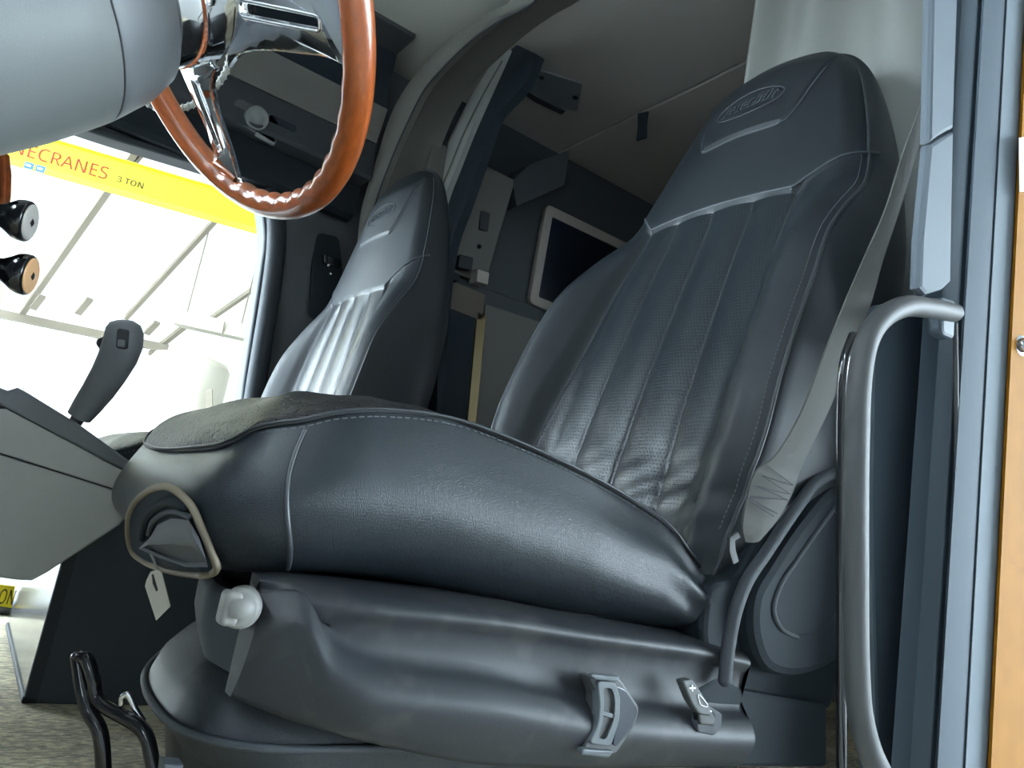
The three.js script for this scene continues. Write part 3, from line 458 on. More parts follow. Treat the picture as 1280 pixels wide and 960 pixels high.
/* ------------------------------------------------------------------ steering wheel and column */
const WC = V(0.108, 1.0287, -0.98), WN = V(0.7649, 0.637, -0.0957).normalize();
const wDown = V(0, -1, 0).addScaledVector(WN, WN.y).normalize(), wLat = WN.clone().cross(wDown).normalize(); if (wLat.z < 0) wLat.negate();
const wp = (a, r, h = 0) => WC.clone().addScaledVector(wDown, r * Math.cos(a)).addScaledVector(wLat, r * Math.sin(a)).addScaledVector(WN, h);
const axisAt = (k) => WC.clone().addScaledVector(WN, -k);
thing('steering_wheel', 'glossy varnished wood steering wheel with chrome spokes and hub', 'steering wheel', (g) => {
  const R = 0.2825, rings = [], NA = 360, NB = 20;
  for (let i = 0; i < NA; i++) { const a = i / NA * Math.PI * 2, c = [], low = Math.exp(-Math.pow(Math.sin(a / 2) / 0.42, 6)); for (let j = 0; j < NB; j++) { const b = j / NB * Math.PI * 2, inw = Math.max(0, -Math.cos(b)); const r = 0.0188 + 0.0022 * low * Math.pow(inw, 1.5) * (Math.cos(a * 46) - 0.4); c.push(wp(a, R + r * Math.cos(b), r * 0.98 * Math.sin(b))); } rings.push(c); }
  rings.push(rings[0].map((p) => p.clone()));
  mesh('rim', loft(rings, { caps: false }), M.wood, g);
  for (const a of [1.03, -0.72, Math.PI - 0.9, -Math.PI + 0.9]) {
    const wide = a > 0, u = V(0, 0, 0).addScaledVector(wDown, Math.cos(a)).addScaledVector(wLat, Math.sin(a)), v = WN.clone().cross(u).normalize();
    const q = (r, t) => WC.clone().addScaledVector(u, r).addScaledVector(v, t).addScaledVector(WN, -0.04 + 0.04 * sstep(0.08, 0.27, r));
    const prof = [[0.075, 0.06], [0.095, 0.047], [0.13, 0.036], [0.19, 0.03], [0.24, 0.028], [0.266, 0.034]];
    const outl = [...spline(prof.map(([r, t]) => V(r, t, 0)), 24), ...spline(prof.map(([r, t]) => V(r, -t, 0)), 24).reverse()].map((p) => [p.x, p.y * (wide ? 1.25 : 0.95)]);
    const hole = fillet([V(0.115, 0.009, 0), V(0.225, 0.008, 0), V(0.225, -0.008, 0), V(0.115, -0.009, 0)], 0.006);
    // plate with a slot, dished towards the hub
    const sh = new THREE.Shape(outl.map(([x, y]) => new THREE.Vector2(x, y))); sh.holes.push(new THREE.Path(hole.map((p) => new THREE.Vector2(p.x, p.y))));
    const ge = new THREE.ExtrudeGeometry(sh, { depth: 0.005, bevelEnabled: true, bevelThickness: 0.002, bevelSize: 0.002, bevelOffset: -0.002, bevelSegments: 3 });
    ge.applyMatrix4(new THREE.Matrix4().makeBasis(u, v, u.clone().cross(v)).setPosition(WC));
    const pos = ge.attributes.position; for (let i = 0; i < pos.count; i++) { const p = V(pos.getX(i), pos.getY(i), pos.getZ(i)); const r = p.clone().sub(WC).dot(u); p.addScaledVector(WN, -0.04 + 0.04 * sstep(0.08, 0.27, r)); pos.setXYZ(i, p.x, p.y, p.z); } ge.computeVertexNormals();
    const s = mesh('spoke', toCreasedNormals(ge, 0.5), M.chrome, g);
    mesh('slot_rim', tube(hole.map((p) => q(p.x, p.y).addScaledVector(WN, -0.0025)), 0.0022, 60, 6, true), M.chrome, s);
    mesh('grip_clamp', tube([wp(a - 0.1, 0.266, 0), wp(a, 0.263, 0), wp(a + 0.1, 0.266, 0)], 0.007, 16, 8), M.wood, g);
  }
  mesh('hub', lathe([[0, -0.1], [0.07, -0.1], [0.086, -0.095], [0.088, -0.068], [0.0885, -0.066], [0.0885, -0.063], [0.087, -0.061], [0.088, -0.038], [0.084, -0.03], [0.0, -0.03]], WC, WN, 72), M.chrome, g);
  mesh('horn_pad', lathe([[0, -0.01], [0.06, -0.01], [0.066, 0.0], [0.06, 0.02], [0.04, 0.03], [0, 0.033]], WC, WN, 48), M.glossBlack, g);
});
thing('steering_column', 'big grey plastic steering column shroud filling the upper left corner', 'steering column', (g) => {
  mesh('column_collar', lathe([[0.0, -0.0995], [0.08, -0.0995], [0.09, -0.102], [0.103, -0.108], [0.117, -0.135], [0.127, -0.175], [0.13, -0.188], [0.127, -0.189]], WC, WN, 80), M.shroud, g);
  mesh('column_shroud', lathe([[0.127, -0.189], [0.1305, -0.191], [0.133, -0.21], [0.138, -0.26], [0.14, -0.34], [0.142, -0.42], [0.144, -0.5], [0.12, -0.55], [0.0, -0.552]], WC, WN, 80), M.shroudBody, g);
});
// braided cable looping behind the wheel
single('braided_cable', 'braided metal sheathed cable looping behind the steering wheel spoke', 'cable', (() => {
  const pts = [[300, 20, 1.42], [289, 60, 1.4], [283, 88, 1.4], [266, 112, 1.4], [238, 132, 1.4], [205, 137, 1.39], [180, 126, 1.36], [150, 100, 1.3], [120, 60, 1.2]].map(([x, y, d]) => D(x, y, d));
  const c = new THREE.CatmullRomCurve3(pts, false, 'centripetal'), L = c.getLength(), parts = [new THREE.TubeGeometry(c, 160, 0.0055, 8)];
  const fr = c.computeFrenetFrames(900), h = [[], []];
  for (let k = 0; k < 2; k++) { for (let i = 0; i <= 900; i++) { const a = i / 900 * L / 0.011 * Math.PI * 2 * (k ? -1 : 1); h[k].push(c.getPointAt(i / 900).addScaledVector(fr.normals[i], 0.006 * Math.cos(a)).addScaledVector(fr.binormals[i], 0.006 * Math.sin(a))); } parts.push(new THREE.TubeGeometry(new THREE.CatmullRomCurve3(h[k]), 900, 0.0014, 4)); }
  return parts;
})(), M.braid);

/* ------------------------------------------------------------------ dashboard end, knobs, shifter */
thing('dashboard', 'dashboard edge at the far left with two flared black pull knobs and wood trim', 'dashboard', (g) => {
  mesh('dash_body', box(-0.94, -0.2, 0.35, 1.0, -2.38, -1.3, 0.04), M.darkGrey, g);
  mesh('knob_panel', box(-0.2, -0.165, 0.5, 0.98, -1.5, -1.16, 0.01), M.glossBlack, g);
  for (const [py, face, lab] of [[276, M.bezel, 'upper knob with a silvery face'], [343, phy([0.75, 0.42, 0.2], { roughness: 0.25 }), 'lower knob with an orange tinted face']]) knob(py === 276 ? 30 : 31, py, lab, face, g);
  mesh('wood_trim', slab([[-14, 185], [3, 190], [6, 215], [5, 245], [0, 268], [-14, 280]].map(([x, y]) => D(x, y, 1.2)), 0.02, 0.004), M.wood, g);
});
function knob(px, py, label, face, par) {
  const c = D(px, py, 0.98), ax = V(0.93, -0.02, 0.36).normalize();
  const g = mesh('pull_knob', lathe([[0, -0.2], [0.0135, -0.2], [0.0125, -0.05], [0.0125, -0.034], [0.0145, -0.026], [0.021, -0.015], [0.0255, -0.008], [0.0265, -0.002], [0.0265, 0.004], [0.0245, 0.007], [0, 0.007]], c, ax, 40), M.glossBlack, par); g.userData.label = label;
  const f = mesh('face', lathe([[0, 0.0095], [0.02, 0.0095], [0.0232, 0.008], [0.0232, 0.0065], [0, 0.0065]], c, ax, 40), face, g);
  mesh('emblem', lathe([[0, 0.0115], [0.003, 0.0112], [0.006, 0.0095], [0, 0.0095]], c, ax, 4), M.glossBlack, g);
}

thing('shifter_console', 'grey plastic console box with a dark slanting top holding the gear shifter', 'console', (g) => {
  const z = -1.31, P = (x, y) => onZ(x, y, z);
  const up = [P(-60, 478), P(0, 511), P(8, 511), P(165, 594), P(165, 618), P(0, 566), P(-60, 547)];
  const lo = [P(-60, 549), P(0, 568), P(165, 620), P(162, 640), P(150, 656), P(95, 692), P(60, 715), P(40, 726), P(20, 725), P(0, 722), P(-60, 716)];
  mesh('console_core', slab([P(-58, 482), P(20, 490), P(160, 590), P(160, 636), P(95, 688), P(40, 720), P(-58, 712)].map((p) => p.add(V(0, 0, -0.012))), 0.2, 0.002), M.darkGrey, g);
  mesh('upper_panel', slab(up, 0.24, 0.002), M.consoleGrey, g);
  mesh('lower_panel', slab(lo, 0.24, 0.003), M.consoleGrey, g);
  const top = [P(-60, 462), P(10, 488), P(22, 484), P(30, 488), P(100, 531), P(165, 578), P(165, 593), P(8, 510), P(-60, 477)];
  mesh('top_cover', slab(top, 0.235, 0.004), M.coverGrey, g);
});
thing('gear_shifter', 'tall grey gear shifter with a bent pistol grip against the bright window', 'gear shifter', (g) => {
  const d = 1.42, sec = (px, py, dir, w, t, dd = 0) => { const c = D(px, py, d + dd), e1 = camR.clone().multiplyScalar(Math.cos(dir)).addScaledVector(camU, Math.sin(dir)), e2 = fwd; return Array.from({ length: 24 }, (_, i) => { const a = i / 24 * Math.PI * 2, k = 1 / Math.pow(Math.abs(Math.cos(a)) ** 2.6 + Math.abs(Math.sin(a)) ** 2.6, 1 / 2.6); return c.clone().addScaledVector(e1, w * k * Math.cos(a)).addScaledVector(e2, t * k * Math.sin(a)); }); };
  const u = d / F;
  mesh('stick', tube([D(84, 545, d), D(101, 517, d)], 8 * u, 10, 14), M.darkGrey, g);
  const S = [[99, 521, -0.55, 14, 12], [108, 509, -0.55, 16, 14], [122, 490, -0.55, 18, 16], [136, 468, -0.5, 20, 17], [147, 448, -0.32, 22, 18], [153, 432, -0.1, 23, 19], [155, 418, 0.05, 22, 19], [154, 408, 0.1, 19, 17], [152, 402, 0.1, 13, 12], [151, 400, 0.1, 5, 5]];
  mesh('grip', loft(S.map(([x, y, a, w, t]) => sec(x, y, a, w * u, t * u)), { uvs: 1 }), M.grip, g);
  mesh('splitter_button', slab(fillet([[146, 410], [160, 412], [158, 437], [144, 435]].map(([x, y]) => D(x, y, d - 0.029)), 0.006), 0.012, 0.002), M.darkGrey, g);
  mesh('range_switch', slab(fillet([[147, 424], [156, 425], [155, 434], [146, 433]].map(([x, y]) => D(x, y, d - 0.031)), 0.003), 0.006, 0.001), M.grip, g);
  mesh('trigger', slab(fillet([[134, 418], [130, 446], [119, 430], [120, 424]].map(([x, y]) => D(x, y, d - 0.008)), 0.005), 0.018, 0.003), M.darkGrey, g);
});

/* ------------------------------------------------------------------ overhead console on the passenger side */
thing('overhead_console', 'dark grey overhead console with a small round reading lamp and cubby', 'overhead console', (g) => {
  const x0 = -0.85, x1 = 0.84, ex = (pts, m, nm) => mesh(nm, prism(pts.map(([y, z]) => V(x0, y, z)), V(x1 - x0, 0, 0), 0.3), m, g);
  ex([[1.945, -2.28], [1.715, -2.28], [1.715, -2.397], [1.945, -2.397]], M.navy, 'cubby_back');
  ex([[1.945, -2.15], [1.93, -2.15], [1.93, -2.28], [1.945, -2.28]], M.darkGrey, 'cubby_top');
  ex([[1.72, -2.265], [1.712, -2.25], [1.6, -2.285], [1.597, -2.397], [1.72, -2.397]], M.boot, 'upper_band');
  ex([[1.598, -2.29], [1.595, -2.285], [1.475, -2.262], [1.462, -2.268], [1.46, -2.39], [1.598, -2.39]], M.trim, 'lamp_band');
  ex([[1.46, -2.335], [1.36, -2.345], [1.345, -2.36], [1.345, -2.397], [1.46, -2.397]], M.plastic, 'lower_band');
  const z = -2.268, P = (x, y) => onZ(x, y, z);
  const hs = mesh('lamp_housing', slab(fillet([P(291, 128), P(300, 122), P(345, 146), P(352, 160), P(344, 182), P(330, 172), P(292, 148)], 0.02), 0.012, 0.004), M.darkGrey, g);
  mesh('lamp_lens', lathe([[0, 0.02], [0.01, 0.019], [0.016, 0.014], [0.018, 0.01], [0.026, 0.008], [0.03, 0.014], [0.034, 0.014], [0.037, 0.0], [0, 0.0]], P(320, 148).add(V(0, 0, 0.002)), V(0.1, -0.35, 1), 36), M.greyPlastic, hs);
  mesh('lamp_bar', slab(fillet([P(322, 160), P(344, 172), P(344, 181), P(320, 168)], 0.005), 0.016, 0.002, [], EYE), M.greyPlastic, hs);
  mesh('pocket', slab(fillet([P(337, 142), P(372, 158), P(363, 178), P(332, 158)], 0.012), 0.005, 0.001), M.screen, g);
});
// passenger door: grab recess with latch
thing('door_latch', 'black door latch recess in the dark panel behind the far seat', 'door latch', (g) => {
  const z = -2.388, P = (x, y) => onZ(x, y, z);
  mesh('recess', slab(fillet([P(398, 290), P(424, 296), P(430, 350), P(412, 410), P(386, 395), P(390, 330)], 0.02), 0.01, 0.003), M.plastic, g);
  mesh('latch_handle', slab(fillet([P(402, 318), P(424, 326), P(422, 336), P(402, 330)], 0.006).map((p) => p.add(V(0, 0, 0.02))), 0.018, 0.004), M.glossBlack, g);
  mesh('latch_pin', [new THREE.SphereGeometry(0.006, 12, 8).translate(...P(408, 333).add(V(0, 0, 0.018)).toArray()), new THREE.SphereGeometry(0.005, 12, 8).translate(...P(411, 343).add(V(0, 0, 0.014)).toArray())], M.chrome, g);
});

/* ------------------------------------------------------------------ sleeper opening: boot, curtain, strap, bracket */
thing('sleeper_boot', 'beige vinyl boot curving around the opening to the sleeper', 'vinyl trim', (g) => {
  const A = [[660, -30], [640, 0], [600, 22], [560, 50], [535, 75], [510, 105], [490, 140], [470, 200], [452, 260], [447, 300], [446, 318]].map(([x, y]) => onX(x, y, 0.85));
  const Bm = [[690, -30], [672, 0], [632, 24], [592, 50], [560, 80], [532, 112], [512, 150], [488, 205], [468, 262], [462, 300], [460, 318]].map(([x, y]) => onX(x, y, 0.872));
  const C = [[770, -40], [725, 0], [690, 20], [655, 45], [625, 72], [598, 98], [570, 140], [545, 200], [520, 262], [508, 300], [505, 318]].map(([x, y]) => onX(x, y, 1.03));
  mesh('boot_welt', band(A, Bm, 0.02, 60, 8, 0.012), M.boot, g);
  mesh('boot_cloth', band(Bm, C, 0.012, 60, 12, -0.025), M.boot, g);
  mesh('welt_seam', tube(spline(Bm, 60).map((p) => p.clone().add(V(-0.004, -0.001, 0.003))), 0.003, 120, 6), M.trim, g);
});
thing('sleeper_curtain_rolled', 'rolled navy and beige sleeper curtain strapped up on the passenger side', 'curtain', (g) => {
  const q = (a, x) => a.map(([px, py]) => onX(px, py, x));
  mesh('navy_edge', band(q([[636, 52], [618, 85], [600, 124], [580, 180], [560, 240], [542, 300], [525, 420], [510, 520]], 1.1), q([[671, 68], [660, 98], [645, 118], [620, 146], [606, 184], [582, 255], [564, 305], [550, 420], [546, 520]], 1.1), 0.03, 40, 8, 0.006), M.navy, g);
  mesh('beige_fold', band(q([[618, 84], [590, 120], [565, 165], [545, 210], [530, 250], [505, 360], [490, 520]], 1.075), q([[634, 60], [612, 110], [590, 160], [572, 205], [555, 250], [532, 360], [515, 520]], 1.075), 0.02, 40, 8, 0.018), M.curtain, g);
  mesh('fold_seam', tube(q([[628, 76], [604, 118], [580, 166], [562, 210], [545, 250]], 1.062), 0.003, 40, 6), M.boot, g);
});
thing('ceiling_bracket', 'grey metal bracket with two screws on the sleeper ceiling', 'bracket', (g) => {
  const P = (x, y, d = 0) => onY(x, y, 1.938 - d);
  mesh('plate', slab(fillet([P(664, 84), P(728, 106), P(722, 140), P(700, 135), P(664, 118)], 0.01), 0.006, 0.002), M.bracket, g);
  mesh('side_flange', slab([P(656, 112), P(672, 122), P(706, 140), P(702, 144), P(668, 128), P(654, 118)], 0.02, 0.002), M.trim, g);
  for (const [x, y] of [[677, 97], [719, 122]]) mesh('screw', lathe([[0, 0.006], [0.008, 0.004], [0.01, 0], [0, 0]], P(x, y, 0.001), V(0, -1, 0), 16), M.navy, g);
});
single('pull_strap', 'short black strap hanging from the seam of the sleeper ceiling', 'strap', band([onX(797, 142, 1.61), onX(797, 158, 1.612), onX(795, 176, 1.61)], [onX(810, 139, 1.61), onX(808, 156, 1.612), onX(808, 172, 1.61)], 0.004, 16, 2), M.navy);
thing('wall_screen', 'flat screen with a pale beige frame on the dark sleeper wall', 'screen', (g) => {
  const y0 = 1.292, y1 = 1.708, x0 = 1.592, x1 = 2.3, z = -2.34;
  const o = fillet([V(x0, y0, z), V(x1, y0, z), V(x1, y1, z), V(x0, y1, z)], 0.03), i = fillet([V(x0 + 0.04, y0 + 0.04, z), V(x1 - 0.04, y0 + 0.04, z), V(x1 - 0.04, y1 - 0.04, z), V(x0 + 0.04, y1 - 0.04, z)], 0.008);
  mesh('screen_frame', slab(o, 0.03, 0.004, [i]), M.bezel, g); mesh('screen_glass', slab(i, 0.018, 0.001).translate(0, 0, -0.006), M.screen, g);
});
thing('wall_cabinet', 'dark sleeper cabinet with a pale upper door beside the screen', 'cabinet', (g) => {
  const z = -2.2, P = (x, y, d = 0) => onZ(x, y, z + d);
  mesh('cabinet_body', box(1.0, 1.56, 0.0, 1.24, -2.36, -2.215, 0.004), M.cabinet, g);
  const dr = mesh('upper_door', slab(fillet([V(1.0, 1.245, z), V(1.302, 1.245, z), V(1.345, 1.66, z), V(1.0, 1.66, z)], 0.01), 0.15, 0.004), M.cabinetLight, g);
  mesh('door_catch', slab(fillet([P(601, 263), P(612, 267), P(609, 290), P(598, 287)], 0.006), 0.006, 0.001).translate(0, 0, 0.005), M.trim, dr);
  mesh('door_knob', new THREE.SphereGeometry(0.008, 12, 8).translate(...P(599, 308, 0.004).toArray()), M.navy, dr);
  mesh('drawer_front', slab(fillet([P(562, 350), P(606, 368), P(602, 402), P(557, 384)], 0.004), 0.015, 0.002).translate(0, 0, 0.004), std([0.15, 0.125, 0.1]), g);
  mesh('dark_door', slab(fillet([P(556, 372), P(595, 388), P(583, 530), P(530, 530)], 0.004), 0.012, 0.002).translate(0, 0, 0.002), M.navy, g);
  mesh('edge_strip', slab([P(596, 390), P(607, 395), P(594, 535), P(583, 532)], 0.014, 0.002).translate(0, 0, 0.004), std([0.2, 0.155, 0.08], { metalness: 0.7, roughness: 0.4 }), g);
  mesh('lower_panel', slab([P(607, 380), P(700, 410), P(700, 560), P(592, 560)], 0.02, 0.002), M.cabinetLight, g);
  mesh('upper_box', slab([P(640, 226), P(662, 205), P(712, 188), P(706, 232), P(646, 258)], 0.12, 0.003), M.cabinet, g);
});
for (const [nm, a, w, m, lab] of [['tin', [[575, 318], [592, 322], [590, 338], [573, 334]], 0.03, M.trim, 'small grey box at the left end of the cabinet shelf'], ['cup', [[597, 336], [612, 341], [610, 356], [596, 352]], 0.05, M.bezel, 'small pale box at the right end of the cabinet shelf'], ['bottle_box', [[566, 340], [576, 344], [574, 352], [564, 349]], 0.03, M.navy, 'tiny dark box low on the cabinet shelf']])
  single(nm === 'tin' ? 'storage_box' : 'storage_box', lab, 'box', slab(fillet(a.map(([x, y]) => onZ(x, y, -2.16)), 0.004), w, 0.002), m, 'boxes on the cabinet shelf');
// sleeper curtain gathered on the driver's side
single('sleeper_curtain', 'pale grey curtain hanging in folds behind the large seat', 'curtain', (() => {
  const A = [], N = 90; const rows = [];
  const zs = (t) => lerp(-1.2, -0.57, t), off = (t) => { const f = 0.5 - 0.5 * Math.cos(Math.PI * 2 * Math.pow(t, 0.8) * 3); return 0.05 * f; };
  for (let j = 0; j <= 20; j++) { const y = lerp(0.35, YC, j / 20), r = []; for (let i = 0; i <= N; i++) { const t = i / N; r.push(V(1.36 + off(t) + 0.012 * Math.sin(y * 3 + t * 9), y, zs(t))); } for (let i = N; i >= 0; i--) r.push(r[i].clone().add(V(0.006, 0, 0))); rows.push(r); }
  return loft(rows);
})(), M.curtain);

/* ------------------------------------------------------------------ driver's door frame at the right */
{
  // upright profile of the door frame, seen from above (x, z), extruded from floor to roof
  const ups = (pts, y0, y1) => prism(pts.map(([x, z]) => V(x, y0, z)), V(0, y1 - y0, 0), 0.6);
  const q = (px, z) => { const p = onZ(px, 480, z); return [p.x, z]; };
  structure('pillar_cover', slab(fillet([[1098, 1000], [1088, 640], [1092, 430], [1104, 380], [1160, 372], [1170, 1000]].map(([x, y]) => onZ(x, y, -0.6)), 0.02), 0.03, 0.006), M.jambDark);
  structure('door_frame_inner', ups([q(1148, -0.56), q(1192, -0.54), q(1194, -0.53), [1.25, -0.53], [1.25, -0.56]], -0.05, 1.98), M.jambDark);
  structure('door_frame_seal', ups([q(1191, -0.54), q(1194, -0.526), q(1199, -0.524), q(1202, -0.526), [1.3, -0.54]], -0.05, 1.98), M.jambDark);
  structure('door_frame_jamb', ups([q(1198, -0.514), q(1201, -0.505), q(1229, -0.5), q(1232, -0.503), [1.3, -0.515]], -0.05, 1.98), M.jamb);
  structure('door_frame_edge', ups([q(1230, -0.504), q(1233, -0.498), q(1247, -0.495), q(1256, -0.493), q(1260, -0.497), [1.4, -0.5], [1.4, -0.51]], -0.05, 1.98), M.edge);
  structure('body_panel', ups([q(1257.5, -0.496), q(1259, -0.489), q(1262, -0.485), q(1275, -0.484), [2.6, -0.46], [2.6, -0.5]], -0.3, 2.05), M.orange);
  structure('trim_3', tube([V(...(() => { const p = onZ(1194, 405, -0.51); return [p.x, p.y, -0.51]; })()), onZ(1195, 470, -0.509), onZ(1196, 600, -0.509), onZ(1199, 960, -0.509)], 0.0035, 40, 8), M.tubeBlack);
}
thing('pillar_pad', 'padded blue-grey pillar trim with a seam above the grab rail', 'pillar trim', (g) => {
  const z = -0.505, pad = (a, nm) => mesh(nm, slab(a.map(([x, y]) => onZ(x, y, z)), 0.016, 0.006), M.jambLight, g);
  pad([[1167, -60], [1200, -60], [1193, 160], [1178, 168], [1163, 178]], 'upper_pad');
  pad([[1163, 180], [1178, 170], [1193, 163], [1190, 352], [1180, 362], [1158, 369], [1150, 360], [1152, 300]], 'lower_pad');
});
thing('grab_rail', 'black bent tube grab rail fixed upright inside the door opening', 'grab rail', (g) => {
  mesh('rail_tube', capTube([[1192, 391, -0.49], [1160, 385, -0.465], [1128, 384, -0.45], [1102, 398, -0.45], [1084, 425, -0.45], [1075, 470, -0.45], [1071, 560, -0.45], [1070, 700, -0.45], [1071, 830, -0.45], [1075, 890, -0.45], [1084, 930, -0.45], [1098, 962, -0.45], [1125, 1000, -0.46]].map(([x, y, z]) => onZ(x, y, z)), 0.0125, 140, 18), M.tubeBlack, g);
  mesh('mounting_foot', slab(fillet([[1176, 370], [1196, 375], [1194, 425], [1178, 418]].map(([x, y]) => onZ(x, y, -0.5)), 0.01), 0.02, 0.005), M.jambDark, g);
});
single('door_rod', 'slim glossy black rod standing just left of the grab rail', 'rod', capTube([[1066, 420], [1056, 450], [1052, 500], [1051, 600], [1051, 720], [1052, 960]].map(([x, y]) => onZ(x, y, -0.53)), 0.006, 60, 12), M.glossBlack);
thing('door_screw', 'zinc screw head in the orange bodywork at the right edge', 'screw', (g) => {
  const c = onZ(1276, 432, -0.484);
  mesh('screw_head', lathe([[0, 0.012], [0.008, 0.011], [0.011, 0.006], [0.011, 0], [0, 0]], c, V(-0.2, 0, 1), 6), M.steel, g);
  mesh('washer', lathe([[0, 0.002], [0.015, 0.002], [0.016, 0], [0, 0]], c, V(-0.2, 0, 1), 24), M.steel, g);
});
single('warning_sticker', 'small white sticker cut off at the right edge of the orange bodywork', 'sticker', slab([[1274, 172], [1290, 170], [1290, 238], [1275, 240]].map(([x, y]) => onZ(x, y, -0.481)), 0.001, 0.0002), M.white);

/* ------------------------------------------------------------------ seat belt */
thing('seat_belt', 'grey seat belt running from the door pillar down to the large seat', 'seat belt', (g) => {
  const A = [[1166, 85, -0.555], [1148, 140, -0.565], [1128, 195, -0.575], [1108, 260, -0.585], [1082, 320, -0.595], [1058, 375, -0.60], [1032, 440, -0.605], [1000, 520, -0.61], [968, 572, -0.615], [945, 590, -0.618], [934, 625, -0.62], [929, 660, -0.622], [932, 678, -0.63]];
  const B = [[1168, 95, -0.56], [1157, 150, -0.57], [1142, 205, -0.575], [1124, 265, -0.585], [1104, 325, -0.595], [1087, 385, -0.60], [1068, 430, -0.605], [1042, 500, -0.61], [1016, 555, -0.615], [1000, 590, -0.618], [990, 618, -0.62], [972, 650, -0.622], [952, 674, -0.63]];
  const q = (a) => a.map(([x, y, z]) => onZ(x, y, z + 0.02));
  mesh('webbing', band(q(A), q(B), 0.0025, 80, 8, 0.004), M.webbing, g);
  const zz = [[958, 581], [992, 607], [952, 594], [988, 618], [945, 607], [985, 625], [938, 620], [980, 624], [935, 622], [972, 642], [936, 626], [968, 646]].map(([x, y]) => onZ(x, y, -0.592));
  const st = mesh('cross_stitching', tubeSegs(zz), M.thread, g); st.userData.kind = 'stuff';
});
function tubeSegs(p) { const out = []; for (let i = 1; i < p.length; i++) out.push(...stitches([p[i - 1], p[i - 1].clone().lerp(p[i], 0.5), p[i]], 0.0036, 0.0026, 0.0006)); return out; }
/* ------------------------------------------------------------------ hall behind the passenger window */
thing('crane_girder', 'yellow overhead crane girder with red and black lettering, seen through the window', 'crane', (g) => {
  const d0 = 10.6, a = D(0, 187, d0), b = V(0.967, 0, 0.254).normalize();
  const at0 = (s, y, f = 0) => a.clone().addScaledVector(b, s).add(V(0, y, 0)).addScaledVector(V(0.254, 0, -0.967), -f); // f towards the cab
  const n = V(-0.254, 0, 0.967);
  const pr = (pts, s0, s1, nm, m, par = g) => mesh(nm, prism(pts.map(([f, y]) => a.clone().addScaledVector(b, s0).addScaledVector(n, f).add(V(0, y, 0))), b.clone().multiplyScalar(s1 - s0), 0.3), m, par);
  pr([[0, -0.1], [0, 0.34], [-0.02, 0.34], [-0.02, -0.1]], -4, 9, 'web', M.yellow);
  pr([[0.14, -0.12], [0.14, -0.1], [-0.16, -0.1], [-0.16, -0.12]], -4, 9, 'lower_flange', M.yellow);
  pr([[0.05, 0.34], [0.05, 0.36], [-0.16, 0.36], [-0.16, 0.34]], -4, 9, 'upper_flange', M.yellow);
  const t1 = text(fontReg, 'KONECRANES', 0.185, 0.004, a.clone().addScaledVector(n, 0.004).add(V(0, 0.005, 0)).addScaledVector(b, -0.225), b, V(0, 1, 0));
  mesh('lettering', t1, M.red, g);
  mesh('load_marking', text(fontBold, '3 TON', 0.092, 0.004, a.clone().addScaledVector(n, 0.004).add(V(0, 0.02, 0)).addScaledVector(b, 1.47), b, V(0, 1, 0)), M.ink, g);
  for (const s of [0.42, 0.56]) { const p = a.clone().addScaledVector(b, s - 0.05).addScaledVector(n, 0.145).add(V(0, -0.14, 0)); mesh('blue_label', slab([p.clone().add(V(0, -0.06, 0)), p.clone().add(V(0, -0.06, 0)).addScaledVector(b, 0.11), p.clone().add(V(0, 0.03, 0)).addScaledVector(b, 0.11), p.clone().add(V(0, 0.03, 0))], 0.006, 0.001), M.blue, g); const q = p.clone().addScaledVector(n, 0.003).addScaledVector(b, 0.02); mesh('label_mark', slab([q.clone().add(V(0, -0.03, 0)), q.clone().add(V(0, -0.03, 0)).addScaledVector(b, 0.06), q.clone().addScaledVector(b, 0.06), q], 0.003, 0.0005), M.white, g); }
});
// roof bars: each lies under the sloping roof sheet
const roofN = U.clone().cross(roofDir).normalize(); if (roofN.y > 0) roofN.negate();
const onRoof = (px, py, off = 0.12) => PL(px, py, eave.clone().addScaledVector(roofN, off), roofN);
const rb = (nm, lab, a, b, w, h) => single(nm, lab, 'roof beam', bar(onRoof(...a), onRoof(...b), w, h, roofN), M.beam, 'roof beams of the hall');
rb('roof_beam', 'long slanting roof beam left of the gear shifter, crossing above the knobs', [260, 60], [28, 392], 0.1, 0.12);
rb('roof_beam', 'slanting roof beam in the middle of the window, ending beside the shifter head', [285, 258], [158, 397], 0.08, 0.1);
rb('roof_beam', 'short slanting roof beam at the right of the window', [345, 342], [264, 398], 0.07, 0.1);
rb('roof_beam', 'shortest slanting roof beam, low in the window under the duct', [235, 405], [188, 442], 0.09, 0.1);
rb('roof_beam', 'thin roof beam above the crane girder, near the column shroud', [186, 184], [160, 214], 0.05, 0.08);
single('eave_beam', 'brown eave beam running level behind the gear shifter', 'beam', bar(onRoof(-40, 384, 0.2), onRoof(210, 436, 0.2), 0.16, 0.16), M.beam);
single('wall_column', 'grey steel column under the left end of the crane girder', 'column', (() => { const a = D(36, 205, 15), b = D(26, 330, 15); return bar(a, V(b.x, GY, b.z), 0.22, 0.22, V(0, 0, 1)); })(), M.duct);
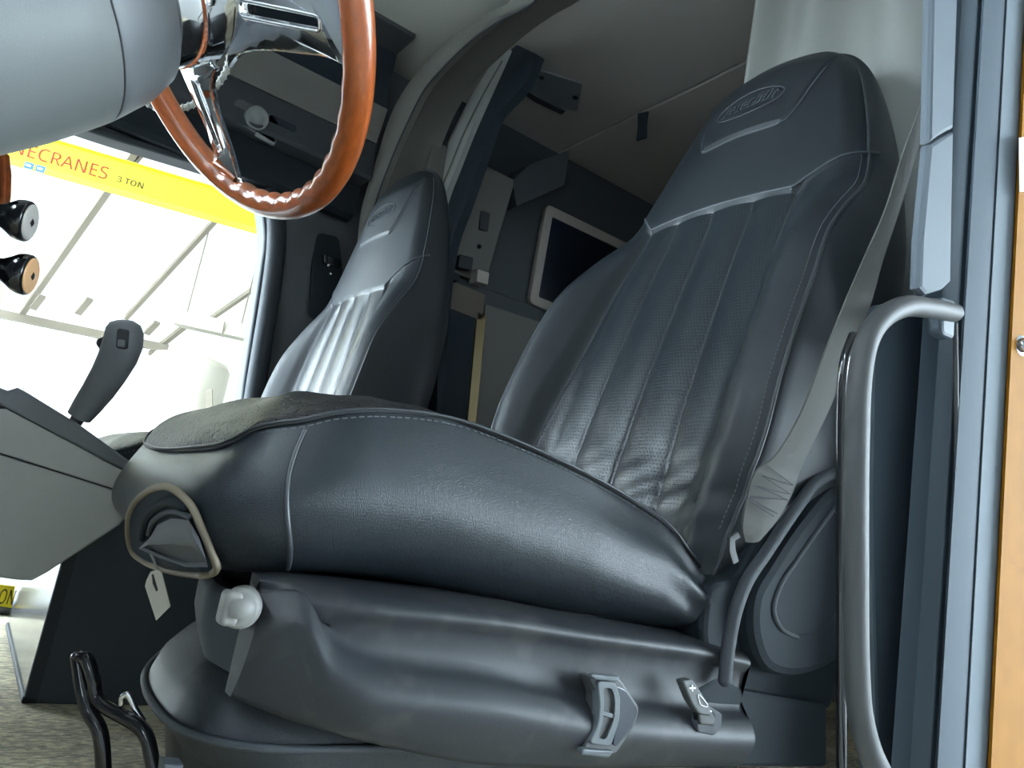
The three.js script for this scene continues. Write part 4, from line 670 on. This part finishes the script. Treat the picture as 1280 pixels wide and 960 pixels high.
thing('ventilation_duct', 'cream ventilation duct below the roof at the right of the window', 'duct', (g) => {
  const P = (x, y, d) => D(x, y, d), d = 13.5;
  mesh('duct_body', bar(P(222, 398, d), P(345, 425, d), 0.34, 0.24), M.duct, g);
  mesh('duct_seam', bar(P(281, 402, d - 0.2), P(277, 421, d - 0.2), 0.02, 0.02, V(1, 0, 0)), M.beam, g);
  for (const [x, y] of [[232, 398], [300, 413]]) { const p = P(x, y, d), up2 = PL(x, y, eave, roofN); const top = p.clone(); top.y = eave.y + 0.05 + (() => { const q = p.clone().sub(eave); return -(q.x * roofN.x + q.z * roofN.z) / roofN.y; })(); mesh('duct_hanger', bar(p, top, 0.02, 0.02, V(1, 0, 0)), M.beam, g); }
});
thing('storage_tank', 'cream cylindrical tank standing low at the right of the window', 'tank', (g) => {
  const c = D(235, 470, 14.5), top = D(235, 442, 14.5).y, r = 0.72;
  mesh('tank_body', lathe([[0, top], [r * 0.5, top - 0.01], [r * 0.9, top - 0.09], [r, top - 0.22], [r, GY + 0.002], [0, GY + 0.002]], V(c.x, 0, c.z), V(0, 1, 0), 48), M.tank, g);
  mesh('tank_label', slab([[257, 488], [265, 487], [266, 520], [257, 520]].map(([x, y]) => D(x, y, 13.75)), 0.03, 0.004), M.beam, g);
});
const lampAt = (px, py, w, lab) => { const c = onRoof(px, py, 0.35); thing('tube_lamp', lab, 'lamp', (g) => { mesh('housing', bar(c.clone().addScaledVector(roofDir, -w), c.clone().addScaledVector(roofDir, w), 0.12, 0.06, roofN), M.beam, g); }, 'lamps under the hall roof'); };
lampAt(105, 383, 0.3, 'small grey lamp housing under the roof, above the shifter');
lampAt(47, 378, 0.25, 'small grey lamp housing under the roof, beside the lower knob');
lampAt(190, 410, 0.25, 'small grey lamp housing under the roof, right of the shifter head');
// yellow load sign standing by the steel pedestal of the far seat
thing('load_label', 'yellow label with black letters beside the steel-faced seat pedestal', 'label', (g) => {
  const zl = onX(19, 746, 0.1875).z, P = (px, py, d = 0) => onZ(px, py, zl + d);
  const a = P(-14, 729), b = P(19, 733), c = P(15, 760), d = P(-16, 756);
  mesh('label_plate', slab([a, b, c, d], 0.003, 0.0004), M.labelYellow, g);
  const ex = b.clone().sub(a).normalize(), ey = a.clone().sub(d); ey.addScaledVector(ex, -ey.dot(ex)).normalize();
  mesh('lettering', text(fontReg, 'ON', 0.034, 0.0015, P(-4.5, 754, 0.0005), ex.clone().multiplyScalar(0.5), ey), M.ink, g);
});

/* ------------------------------------------------------------------ draw */
scene.traverse((o) => { if (o.isMesh) o.castShadow = o.receiveShadow = true; });
renderer.render(scene, camera);
